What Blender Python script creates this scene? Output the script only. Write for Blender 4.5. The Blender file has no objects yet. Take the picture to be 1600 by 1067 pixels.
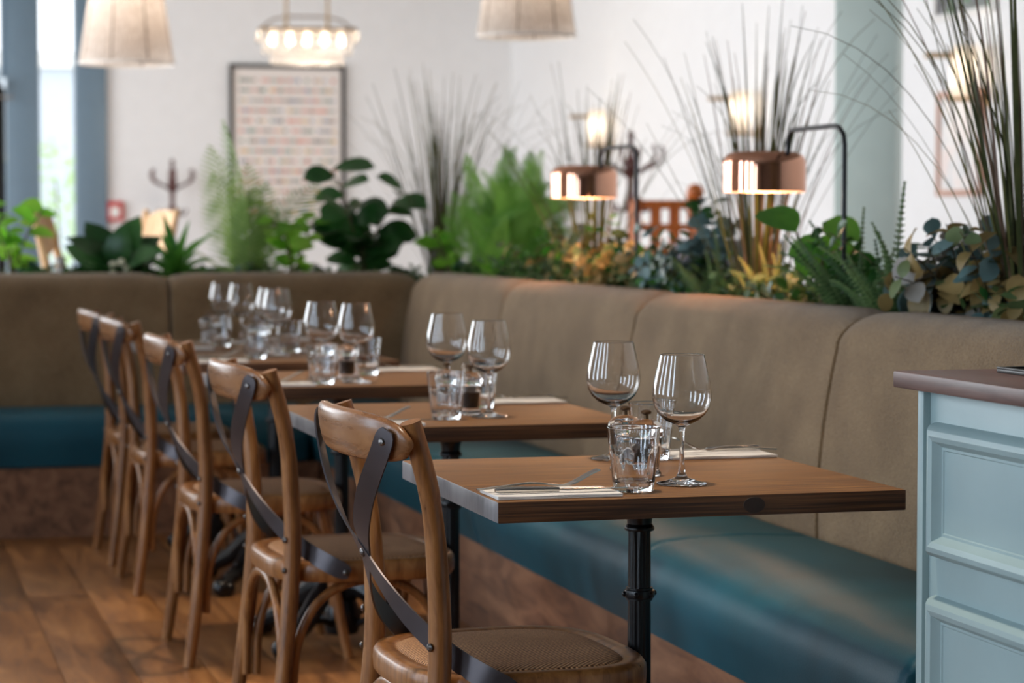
import bpy, bmesh, math, random
from mathutils import Vector, Matrix, noise
R = math.radians
PI = math.pi
random.seed(7)
SC = bpy.context.scene
COL = SC.collection

# ------------------------------------------------------------------ camera, world, lights, exposure
cam_d = bpy.data.cameras.new('camera')
cam_d.sensor_width = 36.0
cam_d.lens = 36.0 * 3780.0 / 1600.0
cam_d.clip_start = 0.05
cam_d.clip_end = 300
cam_d.dof.use_dof = True
cam_d.dof.focus_distance = 3.92
cam_d.dof.aperture_fstop = 5.0
cam = bpy.data.objects.new('camera', cam_d)
COL.objects.link(cam)
cam.location = (0, 0, 1.186)
cam.rotation_euler = (PI / 2 - 0.0491, 0, -0.2633)
SC.camera = cam

SC.view_settings.view_transform = 'Standard'
SC.view_settings.look = 'None'
SC.view_settings.gamma = 1.0
SC.view_settings.use_curve_mapping = False
SC.view_settings.exposure = 0.0

world = bpy.data.worlds.new('overcast_sky')
SC.world = world
world.use_nodes = True
bgn = world.node_tree.nodes['Background']
bgn.inputs['Color'].default_value = (0.90, 0.95, 1.0, 1)
bgn.inputs['Strength'].default_value = 2.6

def area_light(name, loc, rot, sx, sy, power, color):
    l = bpy.data.lights.new(name, 'AREA')
    l.shape = 'RECTANGLE'
    l.size = sx
    l.size_y = sy
    l.energy = power
    l.color = color
    o = bpy.data.objects.new(name, l)
    COL.objects.link(o)
    o.location = loc
    o.rotation_euler = rot
    return o

# daylight arriving through the bays of the glazed left wall
WX = -2.75
NEAR_BAYS = [0.95, 2.65, 4.35, 6.05]
FAR_BAYS = [10.75, 13.0, 15.25, 17.5, 19.75, 22.0]
for yb in NEAR_BAYS:
    area_light('window_daylight', (WX + 0.03, yb, 1.75), (0, R(-90), 0), 2.6, 0.60, 38, (0.62, 0.80, 1.0))
for yb in FAR_BAYS:
    area_light('window_daylight', (WX + 0.03, yb, 1.85), (0, R(-90), 0), 2.9, 1.95, 112, (0.90, 0.95, 1.0))

def point_light(name, loc, power, color, size=0.03):
    l = bpy.data.lights.new(name, 'POINT')
    l.energy = power
    l.color = color
    l.shadow_soft_size = size
    o = bpy.data.objects.new(name, l)
    COL.objects.link(o)
    o.location = loc
    return o

# unseen warm spots, added to brighten the row of tabletops
for (dx, dy) in ((1.15, 3.7), (1.15, 5.2), (1.15, 6.7)):
    l = bpy.data.lights.new('added_table_spot', 'SPOT')
    l.energy = 230; l.color = (1.0, 0.84, 0.66); l.spot_size = R(42); l.spot_blend = 0.6; l.shadow_soft_size = 0.07
    o = bpy.data.objects.new('added_table_spot', l); COL.objects.link(o); o.location = (dx, dy, 3.70)

# ------------------------------------------------------------------ materials
def srgb(r, g, b):
    def f(c):
        c /= 255.0
        return c / 12.92 if c <= 0.04045 else ((c + 0.055) / 1.055) ** 2.4
    return (f(r), f(g), f(b), 1.0)

class NT:
    def __init__(self, name):
        self.m = bpy.data.materials.new(name)
        self.m.use_nodes = True
        self.t = self.m.node_tree
        self.p = self.t.nodes['Principled BSDF']
        self.tc = None
    def n(self, typ, **kw):
        x = self.t.nodes.new(typ)
        for k, v in kw.items():
            if hasattr(x, k) and k not in x.inputs:
                setattr(x, k, v)
            else:
                x.inputs[k].default_value = v
        return x
    def l(self, a, b):
        self.t.links.new(a, b)
    def coords(self, scale=(1, 1, 1), kind='Object'):
        if self.tc is None:
            self.tc = self.n('ShaderNodeTexCoord')
        mp = self.n('ShaderNodeMapping')
        mp.inputs['Scale'].default_value = scale
        self.l(self.tc.outputs[kind], mp.inputs['Vector'])
        return mp.outputs['Vector']
    def ramp(self, src, stops):
        r = self.n('ShaderNodeValToRGB')
        els = r.color_ramp.elements
        while len(els) < len(stops):
            els.new(0.5)
        for e, (p, c) in zip(els, stops):
            e.position = p
            e.color = c
        self.l(src, r.inputs['Fac'])
        return r.outputs['Color']
    def noise(self, vec, scale, detail=3, rough=0.5, dist=0.0):
        x = self.n('ShaderNodeTexNoise')
        x.inputs['Scale'].default_value = scale
        x.inputs['Detail'].default_value = detail
        x.inputs['Roughness'].default_value = rough
        x.inputs['Distortion'].default_value = dist
        self.l(vec, x.inputs['Vector'])
        return x.outputs['Fac']
    def bump(self, h, strength=0.3, dist=0.002):
        b = self.n('ShaderNodeBump')
        b.inputs['Strength'].default_value = strength
        b.inputs['Distance'].default_value = dist
        self.l(h, b.inputs['Height'])
        self.l(b.outputs['Normal'], self.p.inputs['Normal'])
        return b
    def set(self, **kw):
        for k, v in kw.items():
            self.p.inputs[k.replace('_', ' ')].default_value = v
        return self

def plain(name, col, rough=0.5, metal=0.0, var=0.0, **kw):
    t = NT(name)
    t.set(Roughness=rough, Metallic=metal, **kw)
    if var:
        v = t.coords((1, 1, 1))
        f = t.noise(v, 9, 4)
        d = tuple(c * (1 - var) for c in col[:3]) + (1,)
        u = tuple(min(1, c * (1 + var)) for c in col[:3]) + (1,)
        t.l(t.ramp(f, [(0.3, d), (0.7, u)]), t.p.inputs['Base Color'])
    else:
        t.p.inputs['Base Color'].default_value = col
    return t.m

def wood(name, dark, mid, light, axis=0, rough=0.45, stretch=14.0, scale=5.0, bump=0.15, rand=0.0):
    t = NT(name)
    sc = [stretch] * 3
    sc[axis] = 1.0
    v = t.coords(tuple(sc))
    if rand:
        oi = t.n('ShaderNodeObjectInfo')
        ad = t.n('ShaderNodeVectorMath', operation='MULTIPLY_ADD')
        cb = t.n('ShaderNodeCombineXYZ')
        t.l(oi.outputs['Random'], cb.inputs[0])
        t.l(oi.outputs['Random'], cb.inputs[1])
        t.l(cb.outputs[0], ad.inputs[0])
        ad.inputs[1].default_value = (91, 57, 13)
        t.l(v, ad.inputs[2])
        v = ad.outputs[0]
    f = t.noise(v, scale, 6, 0.62, 0.6)
    c = t.ramp(f, [(0.28, dark), (0.5, mid), (0.74, light)])
    if rand:
        hs = t.n('ShaderNodeHueSaturation')
        mr = t.n('ShaderNodeMapRange')
        mr.inputs['To Min'].default_value = 1 - rand
        mr.inputs['To Max'].default_value = 1 + rand
        t.l(oi.outputs['Random'], mr.inputs['Value'])
        t.l(mr.outputs['Result'], hs.inputs['Value'])
        t.l(c, hs.inputs['Color'])
        c = hs.outputs['Color']
    t.l(c, t.p.inputs['Base Color'])
    rr = t.n('ShaderNodeMapRange')
    rr.inputs['To Min'].default_value = rough - 0.08
    rr.inputs['To Max'].default_value = rough + 0.1
    t.l(f, rr.inputs['Value'])
    t.l(rr.outputs['Result'], t.p.inputs['Roughness'])
    t.bump(f, bump, 0.002)
    return t.m

def fabric(name, c1, c2, c3):
    t = NT(name)
    v = t.coords()
    big = t.noise(v, 7, 3)
    fine = t.noise(v, 230, 2, 0.7)
    w = t.n('ShaderNodeTexVoronoi', feature='F1')
    w.inputs['Scale'].default_value = 300
    t.l(v, w.inputs['Vector'])
    mx = t.n('ShaderNodeMath', operation='ADD')
    t.l(fine, mx.inputs[0])
    m2 = t.n('ShaderNodeMath', operation='MULTIPLY_ADD')
    t.l(big, m2.inputs[0])
    m2.inputs[1].default_value = 0.5
    m2.inputs[2].default_value = -0.25
    t.l(m2.outputs[0], mx.inputs[1])
    t.l(t.ramp(mx.outputs[0], [(0.25, c1), (0.5, c2), (0.75, c3)]), t.p.inputs['Base Color'])
    ad = t.n('ShaderNodeMath', operation='ADD')
    t.l(fine, ad.inputs[0])
    t.l(w.outputs['Distance'], ad.inputs[1])
    t.set(Roughness=0.9, Sheen_Weight=0.25, Sheen_Roughness=0.5)
    t.bump(ad.outputs[0], 0.7, 0.003)
    return t.m

M = {}
M['tan_fabric'] = fabric('tan_fabric', srgb(112, 86, 55), srgb(139, 109, 74), srgb(166, 136, 98))
def vinyl():
    t = NT('teal_vinyl')
    v = t.coords()
    f = t.noise(v, 3.5, 3)
    g = t.noise(v, 260, 2, 0.6)
    t.l(t.ramp(f, [(0.3, srgb(14, 68, 80)), (0.7, srgb(22, 84, 98))]), t.p.inputs['Base Color'])
    t.set(Roughness=0.47, Specular_IOR_Level=0.42)
    ad = t.n('ShaderNodeMath', operation='MULTIPLY_ADD')
    t.l(f, ad.inputs[0]); ad.inputs[1].default_value = 5.0
    t.l(g, ad.inputs[2])
    t.bump(ad.outputs[0], 0.16, 0.003)
    return t.m
M['teal_vinyl'] = vinyl()
M['plinth_wood'] = wood('plinth_wood', srgb(84, 52, 32), srgb(132, 88, 60), srgb(164, 116, 82), 1, 0.6, 5, 3.5, 0.1)
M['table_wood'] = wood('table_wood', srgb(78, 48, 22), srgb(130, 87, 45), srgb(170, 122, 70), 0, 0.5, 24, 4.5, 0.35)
M['table_edge_shade'] = wood('table_edge_shade_wood', srgb(28, 16, 8), srgb(80, 48, 25), srgb(124, 80, 44), 0, 0.5, 60, 4.0, 0.35)  # top wood darkened in colour for the shade on the camera-facing edge
M['end_grain_sheen'] = wood('end_grain_sheen_wood', srgb(100, 96, 96), srgb(126, 122, 122), srgb(146, 142, 142), 2, 0.36, 6, 8.0, 0.3)  # end grain greyed and lightened in colour to mimic window light
M['chair_wood'] = wood('chair_wood', srgb(98, 58, 27), srgb(142, 91, 48), srgb(174, 120, 70), 2, 0.3, 9, 6.0, 0.08)
M['rail_wood'] = wood('rail_wood', srgb(108, 68, 38), srgb(138, 92, 56), srgb(160, 112, 72), 1, 0.27, 22, 2.2, 0.05)
M['blond_wood'] = wood('blond_wood', srgb(190, 140, 90), srgb(215, 170, 118), srgb(232, 196, 150), 2, 0.5, 9, 5.0, 0.05)
M['orange_wood'] = wood('orange_wood', srgb(150, 72, 20), srgb(188, 98, 34), srgb(205, 120, 52), 2, 0.45, 9, 5.0, 0.05)
M['red_wood'] = wood('dark_red_wood', srgb(58, 22, 18), srgb(84, 36, 30), srgb(104, 50, 42), 2, 0.4, 9, 5.0, 0.05)
M['counter_wood'] = wood('counter_wood', srgb(54, 36, 32), srgb(84, 58, 52), srgb(110, 80, 72), 1, 0.38, 16, 4.0, 0.15)
M['floor_wood'] = wood('floor_wood', srgb(92, 55, 26), srgb(140, 90, 46), srgb(172, 118, 66), 1, 0.42, 7, 2.4, 0.12, rand=0.2)
M['floor_joint'] = plain('floor_joint', srgb(48, 30, 18), 0.7)
M['strap_steel'] = plain('strap_steel', srgb(86, 80, 82), 0.4, 0.75, 0.12)
M['screw_steel'] = plain('screw_steel', srgb(110, 104, 100), 0.3, 0.9)
M['cast_iron'] = plain('black_cast_iron', srgb(10, 10, 12), 0.3, 0.0, 0.2, Specular_IOR_Level=0.5)
M['cabinet_paint'] = plain('duck_egg_paint', srgb(152, 172, 172), 0.42, 0.0, 0.03)
M['white_wall'] = plain('white_wall_paint', srgb(240, 240, 240), 0.85, 0.0, 0.015)
M['dark_wall'] = plain('dark_wall_paint', srgb(118, 113, 108), 0.85, 0.0, 0.04)
M['ceiling'] = plain('ceiling_paint', srgb(168, 166, 162), 0.9)
M['sage'] = plain('sage_paint', srgb(224, 240, 232), 0.55, 0.0, 0.02)
M['slate_frame'] = plain('slate_blue_frame', srgb(112, 134, 150), 0.4, 0.1, 0.03)
M['black'] = plain('black_metal', srgb(22, 22, 24), 0.35, 0.3)
M['copper'] = plain('polished_copper', (1.0, 0.50, 0.32, 1), 0.07, 1.0)
M['copper_inside'] = plain('copper_inside', (0.86, 0.62, 0.45, 1), 0.45, 0.6)
M['brass'] = plain('aged_brass', srgb(170, 140, 100), 0.3, 0.9)
M['silver'] = plain('cutlery_steel', srgb(200, 196, 190), 0.22, 1.0)
M['knob'] = plain('bronze_knob', srgb(120, 96, 74), 0.3, 0.9)
M['paper'] = plain('paper_napkin', srgb(238, 232, 226), 0.85, 0.0, 0.02)
M['pepper'] = plain('peppercorns', srgb(36, 24, 20), 0.8, 0.0, 0.5)
M['salt'] = plain('salt', srgb(232, 230, 228), 0.8, 0.0, 0.05)
M['soil'] = plain('soil', srgb(46, 34, 24), 0.95, 0.0, 0.3)
M['grey_fabric'] = plain('grey_lilac_fabric', srgb(128, 124, 138), 0.9, 0.0, 0.12)
M['red'] = plain('red_plastic', srgb(196, 40, 36), 0.4)
M['white'] = plain('white_plastic', srgb(238, 236, 232), 0.5)
M['ceramic'] = plain('pale_ceramic', srgb(214, 206, 200), 0.35)

def glass(name, col=(1, 1, 1, 1), rough=0.0, ior=1.47):
    t = NT(name)
    t.set(Roughness=rough, IOR=ior, Transmission_Weight=1.0)
    t.p.inputs['Base Color'].default_value = col
    return t.m
M['glass'] = glass('clear_glass')
M['tumbler_glass'] = glass('tumbler_glass', (0.97, 0.985, 1.0, 1))
def pane_glass():
    t = NT('window_glass')
    nt = t.t
    tr = t.n('ShaderNodeBsdfTransparent')
    gl = t.n('ShaderNodeBsdfGlossy')
    gl.inputs['Roughness'].default_value = 0.02
    fr = t.n('ShaderNodeFresnel')
    fr.inputs['IOR'].default_value = 1.4
    mx = t.n('ShaderNodeMixShader')
    t.l(fr.outputs[0], mx.inputs[0]); t.l(tr.outputs[0], mx.inputs[1]); t.l(gl.outputs[0], mx.inputs[2])
    t.l(mx.outputs[0], nt.nodes['Material Output'].inputs['Surface'])
    return t.m
M['pane'] = pane_glass()

def emitter(name, col, strength):
    t = NT(name)
    t.p.inputs['Base Color'].default_value = (0.8, 0.8, 0.8, 1)
    t.p.inputs['Emission Color'].default_value = col
    t.p.inputs['Emission Strength'].default_value = strength
    return t.m
M['bulb'] = emitter('warm_bulb', (1.0, 0.72, 0.42, 1), 12)
M['bulb_soft'] = emitter('soft_bulb', (1.0, 0.84, 0.64, 1), 8)

def linen():
    t = NT('linen_shade')
    v = t.coords((60, 60, 7))
    f = t.noise(v, 3.0, 4, 0.7)
    c = t.ramp(f, [(0.3, srgb(184, 168, 154)), (0.7, srgb(246, 238, 230))])
    df = t.n('ShaderNodeBsdfDiffuse')
    tl = t.n('ShaderNodeBsdfTranslucent')
    mx = t.n('ShaderNodeMixShader')
    mx.inputs[0].default_value = 0.5
    t.l(c, df.inputs['Color']); t.l(c, tl.inputs['Color'])
    t.l(df.outputs[0], mx.inputs[1]); t.l(tl.outputs[0], mx.inputs[2])
    t.l(mx.outputs[0], t.t.nodes['Material Output'].inputs['Surface'])
    return t.m
M['linen'] = linen()
def opal():
    t = NT('opal_glass')
    df = t.n('ShaderNodeBsdfDiffuse'); tl = t.n('ShaderNodeBsdfTranslucent'); mx = t.n('ShaderNodeMixShader')
    mx.inputs[0].default_value = 0.75
    for x in (df, tl): x.inputs['Color'].default_value = (.93, .9, .86, 1)
    t.l(df.outputs[0], mx.inputs[1]); t.l(tl.outputs[0], mx.inputs[2])
    t.l(mx.outputs[0], t.t.nodes['Material Output'].inputs['Surface'])
    return t.m
M['opal'] = opal()

def crystal():
    t = NT('crystal')
    t.set(Roughness=0.05, Transmission_Weight=0.9, IOR=1.5)
    t.p.inputs['Base Color'].default_value = (1, 0.96, 0.92, 1)
    return t.m
M['crystal'] = crystal()

def cane():
    t = NT('woven_cane')
    v = t.coords((1, 1, 1))
    ws = []
    for d in ('X', 'Y'):
        w = t.n('ShaderNodeTexWave', wave_type='BANDS', bands_direction=d)
        w.inputs['Scale'].default_value = 34
        w.inputs['Distortion'].default_value = 0.6
        w.inputs['Detail'].default_value = 1
        w.inputs['Detail Scale'].default_value = 3
        t.l(v, w.inputs['Vector'])
        ws.append(w.outputs['Fac'])
    s0 = t.n('ShaderNodeMath', operation='SUBTRACT'); t.l(ws[0], s0.inputs[0]); s0.inputs[1].default_value = .5
    s1 = t.n('ShaderNodeMath', operation='SUBTRACT'); t.l(ws[1], s1.inputs[0]); s1.inputs[1].default_value = .5
    m0 = t.n('ShaderNodeMath', operation='MULTIPLY'); t.l(s0.outputs[0], m0.inputs[0]); t.l(s1.outputs[0], m0.inputs[1])
    mu = t.n('ShaderNodeMath', operation='MULTIPLY_ADD'); t.l(m0.outputs[0], mu.inputs[0]); mu.inputs[1].default_value = 1.6; mu.inputs[2].default_value = .3
    nz = t.noise(v, 160, 2)
    ad = t.n('ShaderNodeMath', operation='MULTIPLY_ADD')
    t.l(nz, ad.inputs[0]); ad.inputs[1].default_value = 0.35; t.l(mu.outputs[0], ad.inputs[2])
    t.l(t.ramp(ad.outputs[0], [(0.15, srgb(60, 34, 18)), (0.42, srgb(154, 102, 64)), (0.8, srgb(226, 174, 124))]), t.p.inputs['Base Color'])
    t.set(Roughness=0.62)
    t.bump(ad.outputs[0], 0.8, 0.003)
    return t.m
M['cane'] = cane()

def leafmat(name, a, b, rough=0.45, trans=0.25):
    t = NT(name)
    oi = t.n('ShaderNodeObjectInfo')
    v = t.coords((1, 1, 1))
    f = t.noise(v, 25, 2)
    ad = t.n('ShaderNodeMath', operation='MULTIPLY_ADD')
    t.l(oi.outputs['Random'], ad.inputs[0]); ad.inputs[1].default_value = 0.7
    sb = t.n('ShaderNodeMath', operation='MULTIPLY_ADD')
    t.l(f, sb.inputs[0]); sb.inputs[1].default_value = 0.6; sb.inputs[2].default_value = -0.15
    t.l(sb.outputs[0], ad.inputs[2])
    c = t.ramp(ad.outputs[0], [(0.15, a), (0.85, b)])
    t.l(c, t.p.inputs['Base Color'])
    t.set(Roughness=rough)
    tl = t.n('ShaderNodeBsdfTranslucent')
    t.l(c, tl.inputs['Color'])
    mx = t.n('ShaderNodeMixShader')
    mx.inputs[0].default_value = trans
    t.l(t.p.outputs[0], mx.inputs[1]); t.l(tl.outputs[0], mx.inputs[2])
    t.l(mx.outputs[0], t.t.nodes['Material Output'].inputs['Surface'])
    return t.m
M['leaf_dark'] = leafmat('dark_green_leaf', srgb(28, 70, 28), srgb(62, 112, 52), 0.3, 0.2)
M['leaf_mid'] = leafmat('mid_green_leaf', srgb(54, 118, 38), srgb(104, 164, 62), 0.4, 0.35)
M['leaf_bright'] = leafmat('bright_green_leaf', srgb(112, 182, 48), srgb(172, 220, 84), 0.45, 0.55)
M['leaf_feather'] = leafmat('feathery_green', srgb(104, 160, 54), srgb(164, 208, 96), 0.5, 0.5)
M['leaf_palm'] = leafmat('palm_green', srgb(112, 150, 66), srgb(168, 192, 104), 0.5, 0.35)
M['leaf_silver'] = leafmat('silver_blue_leaf', srgb(78, 112, 112), srgb(132, 160, 160), 0.5, 0.2)
M['leaf_olive'] = leafmat('olive_leaf', srgb(70, 92, 56), srgb(122, 134, 84), 0.5, 0.2)
M['leaf_gold'] = leafmat('golden_leaf', srgb(134, 112, 64), srgb(190, 160, 104), 0.5, 0.3)
M['leaf_mauve'] = leafmat('mauve_grey_leaf', srgb(122, 118, 112), srgb(160, 152, 142), 0.5, 0.2)
M['fern_green'] = leafmat('fern_green', srgb(72, 106, 62), srgb(128, 154, 92), 0.5, 0.35)
M['fern_yellow'] = leafmat('yellow_fern', srgb(120, 128, 58), srgb(172, 168, 90), 0.5, 0.3)
M['grass'] = leafmat('reed_grass', srgb(58, 68, 26), srgb(122, 120, 58), 0.5, 0.32)
M['grass_brown'] = leafmat('brown_reed', srgb(104, 76, 58), srgb(140, 110, 78), 0.5, 0.15)
M['stem'] = plain('plant_stem', srgb(92, 78, 50), 0.6)
M['petal'] = plain('cream_petal', srgb(226, 220, 190), 0.6)

# ------------------------------------------------------------------ mesh helpers
class MB:
    def __init__(self):
        self.v = []; self.f = []; self.mi = []
    def add(self, vs, fs, mi=0):
        o = len(self.v)
        self.v += [tuple(p) for p in vs]
        self.f += [tuple(i + o for i in f) for f in fs]
        self.mi += [mi] * len(fs)
        return self
    def box(self, x0, x1, y0, y1, z0, z1, mi=0):
        vs = [(x0, y0, z0), (x1, y0, z0), (x1, y1, z0), (x0, y1, z0), (x0, y0, z1), (x1, y0, z1), (x1, y1, z1), (x0, y1, z1)]
        return self.add(vs, [(0, 3, 2, 1), (4, 5, 6, 7), (0, 1, 5, 4), (1, 2, 6, 5), (2, 3, 7, 6), (3, 0, 4, 7)], mi)
    def lathe(self, prof, n=32, c=(0, 0, 0), mi=0, mod=None):
        vs = []; fs = []
        k = len(prof)
        for i in range(n):
            a = 2 * PI * i / n
            for (r, z) in prof:
                rr = r * (mod(a, z, r) if mod else 1)
                vs.append((c[0] + rr * math.cos(a), c[1] + rr * math.sin(a), c[2] + z))
        for i in range(n):
            j = (i + 1) % n
            for q in range(k - 1):
                a, b, d, e = i * k + q, j * k + q, j * k + q + 1, i * k + q + 1
                if prof[q][0] < 1e-7 and prof[q + 1][0] < 1e-7:
                    continue
                if prof[q][0] < 1e-7:
                    fs.append((a, d, e))
                elif prof[q + 1][0] < 1e-7:
                    fs.append((a, b, d))
                else:
                    fs.append((a, b, d, e))
        return self.add(vs, fs, mi)
    def tube(self, pts, rad, n=10, mi=0, caps=True, sx=1.0):
        pts = [Vector(p) for p in pts]
        m = len(pts)
        if not hasattr(rad, '__len__'):
            rad = [rad] * m
        vs = []; fs = []
        t0 = (pts[1] - pts[0]).normalized()
        ref = Vector((0, 0, 1)) if abs(t0.z) < 0.9 else Vector((0, 1, 0))
        u = t0.cross(ref).normalized()
        for i in range(m):
            t = (pts[min(i + 1, m - 1)] - pts[max(i - 1, 0)]).normalized()
            u = (u - t * u.dot(t)).normalized()
            w = t.cross(u)
            for k in range(n):
                a = 2 * PI * k / n
                vs.append(pts[i] + (u * math.cos(a) * sx + w * math.sin(a)) * rad[i])
        for i in range(m - 1):
            for k in range(n):
                l = (k + 1) % n
                fs.append((i * n + k, i * n + l, (i + 1) * n + l, (i + 1) * n + k))
        if caps:
            fs.append(tuple(range(n - 1, -1, -1)))
            fs.append(tuple((m - 1) * n + k for k in range(n)))
        return self.add(vs, fs, mi)
    def ribbon(self, pts, normals, w, th, mi=0):
        pts = [Vector(p) for p in pts]
        m = len(pts); vs = []; fs = []
        for i in range(m):
            t = (pts[min(i + 1, m - 1)] - pts[max(i - 1, 0)]).normalized()
            nn = Vector(normals[i]); nn = (nn - t * nn.dot(t)).normalized()
            s = t.cross(nn)
            ww = w[i] if hasattr(w, '__len__') else w
            for (a, b) in ((-.5, -.5), (.5, -.5), (.5, .5), (-.5, .5)):
                vs.append(pts[i] + s * (a * ww) + nn * (b * th))
        for i in range(m - 1):
            for k in range(4):
                l = (k + 1) % 4
                fs.append((i * 4 + k, i * 4 + l, (i + 1) * 4 + l, (i + 1) * 4 + k))
        fs.append((3, 2, 1, 0)); fs.append(tuple((m - 1) * 4 + k for k in range(4)))
        return self.add(vs, fs, mi)
    def sphere(self, c, r, nu=12, nv=8, mi=0, sz=1.0):
        prof = [(r * math.sin(PI * i / nv) if 0 < i < nv else 0.0, -r * sz * math.cos(PI * i / nv)) for i in range(nv + 1)]
        return self.lathe(prof, nu, c, mi)
    def mesh(self, name, mats, smooth=True, angle=35, bevel=0):
        me = bpy.data.meshes.new(name)
        me.from_pydata(self.v, [], self.f)
        if not isinstance(mats, (list, tuple)):
            mats = [mats]
        for m_ in mats:
            me.materials.append(m_)
        if len(mats) > 1:
            me.polygons.foreach_set('material_index', self.mi)
        if bevel:
            b = bmesh.new(); b.from_mesh(me)
            bmesh.ops.bevel(b, geom=list(b.edges), offset=bevel, segments=2, profile=0.6, affect='EDGES')
            b.to_mesh(me); b.free()
        b = bmesh.new(); b.from_mesh(me)
        bmesh.ops.recalc_face_normals(b, faces=b.faces)
        b.to_mesh(me); b.free()
        if smooth:
            me.shade_smooth()
            me.set_sharp_from_angle(angle=R(angle))
        return me

def link(name, me, parent=None, loc=None, rot=None, mat=None):
    o = bpy.data.objects.new(name, me)
    COL.objects.link(o)
    if parent is not None:
        o.parent = parent
    if mat is not None:
        o.matrix_basis = mat
    if loc is not None:
        o.location = loc
    if rot is not None:
        o.rotation_euler = rot
    return o

def tag(o, label=None, cat=None, group=None, kind=None):
    if label: o['label'] = label
    if cat: o['category'] = cat
    if group: o['group'] = group
    if kind: o['kind'] = kind
    return o

def thing(name, label, cat, loc=(0, 0, 0), rz=0.0, group=None):
    o = bpy.data.objects.new(name, None)
    o.empty_display_size = 0.1
    COL.objects.link(o)
    o.location = loc
    o.rotation_euler = (0, 0, rz)
    return tag(o, label, cat, group)

def struct(name, me):
    return tag(link(name, me), kind='structure')

def catmull(pts, n=6):
    P = [Vector(p) for p in pts]
    out = []
    for i in range(len(P) - 1):
        a = P[max(i - 1, 0)]; b = P[i]; c = P[i + 1]; d = P[min(i + 2, len(P) - 1)]
        for k in range(n):
            t = k / n
            out.append(0.5 * ((2 * b) + (c - a) * t + (2 * a - 5 * b + 4 * c - d) * t * t + (3 * b - a - 3 * c + d) * t ** 3))
    out.append(P[-1])
    return out

def box_obj(name, x0, x1, y0, y1, z0, z1, m, parent=None, bevel=0.0):
    return link(name, MB().box(x0, x1, y0, y1, z0, z1).mesh(name, m, bevel=bevel), parent)

# ------------------------------------------------------------------ room shell
CEIL = 3.75
XR, YB, YF = 6.6, 24.5, -3.0
floor = struct('floor', MB().box(WX, XR, YF, YB, -0.12, -0.004).mesh('floor', M['floor_joint']))
rp = random.Random(3)
pw = 0.19
row = 0
x = WX + 0.02
while x < 1.78:
    y = 1.6 + rp.uniform(-1.4, 0)
    while y < 9.3:
        L = rp.uniform(1.5, 2.3)
        y1 = min(y + L, 9.32)
        dz = rp.uniform(-0.0008, 0.0)
        mb = MB().box(x + 0.0009, x + pw - 0.0009, y + 0.001, y1 - 0.001, -0.006, dz)
        link('plank', mb.mesh('plank', M['floor_wood'], bevel=0.0008), floor)
        y = y1
    x += pw
link('plank_field', MB().box(WX, XR, 9.32, YB, -0.006, 0.0).box(1.79, XR, YF, 9.32, -0.006, 0.0).box(WX, 1.79, YF, 0.2, -0.006, 0.0).mesh('plank_field', M['floor_wood']), floor)

struct('ceiling', MB().box(WX - .2, XR + .2, YF - .2, YB + .2, CEIL, CEIL + 0.1).mesh('ceiling', M['ceiling']))
struct('wall_right', MB().box(XR, XR + .15, YF, YB, 0, CEIL).mesh('wall_right', M['white_wall']))
struct('wall_front', MB().box(WX, XR, YF - .15, YF, 0, CEIL).mesh('wall_front', M['dark_wall']))
# back wall: solid from X=2.38, glazed to the left of it
GX = 2.40
struct('wall_back', MB().box(GX, XR, YB, YB + .15, 0, CEIL).mesh('wall_back', M['white_wall']))
box_obj('baseboard_back', GX, XR, YB - 0.02, YB, 0, 0.14, M['white'])['kind'] = 'structure'
box_obj('baseboard_right', XR - 0.02, XR, 9.0, YB - 0.02, 0, 0.14, M['white'])['kind'] = 'structure'

def window_unit(name, x0, x1, y0, y1, z0, z1, axis, fw, depth):
    """frame bars around an opening in a wall that runs along axis, with its pane."""
    w = bpy.data.objects.new(name, None); COL.objects.link(w); w['kind'] = 'structure'
    if axis == 'x':
        w.location = ((x0 + x1) / 2, y0, z0)
        hx = (x1 - x0) / 2; hz = z1 - z0
        for a, b in ((-hx, -hx + fw), (hx - fw, hx)):
            box_obj('window_frame', a, b, 0, depth, 0, hz, M['slate_frame'], w, 0.006)
        for a, b in ((0, fw * .6), (hz - fw * .6, hz)):
            box_obj('window_frame', -hx + fw, hx - fw, 0, depth, a, b, M['slate_frame'], w, 0.006)
        box_obj('pane', -hx + fw, hx - fw, depth * .45, depth * .55, fw * .6, hz - fw * .6, M['pane'], w)
    else:
        w.location = (x0, (y0 + y1) / 2, z0)
        hy = (y1 - y0) / 2; hz = z1 - z0
        for a, b in ((-hy, -hy + fw), (hy - fw, hy)):
            box_obj('window_frame', -depth, 0, a, b, 0, hz, M['slate_frame'], w, 0.006)
        for a, b in ((0, fw * .7), (hz - fw * .7, hz)):
            box_obj('window_frame', -depth, 0, -hy + fw, hy - fw, a, b, M['slate_frame'], w, 0.006)
        box_obj('pane', -depth * .55, -depth * .45, -hy + fw, hy - fw, fw * .7, hz - fw * .7, M['pane'], w)
    return w

# back glazing: narrow side light, door leaf, more lights
wi = 1
def win(*a):
    global wi
    o = window_unit('window_%d' % wi, *a); wi += 1
    return o
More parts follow.
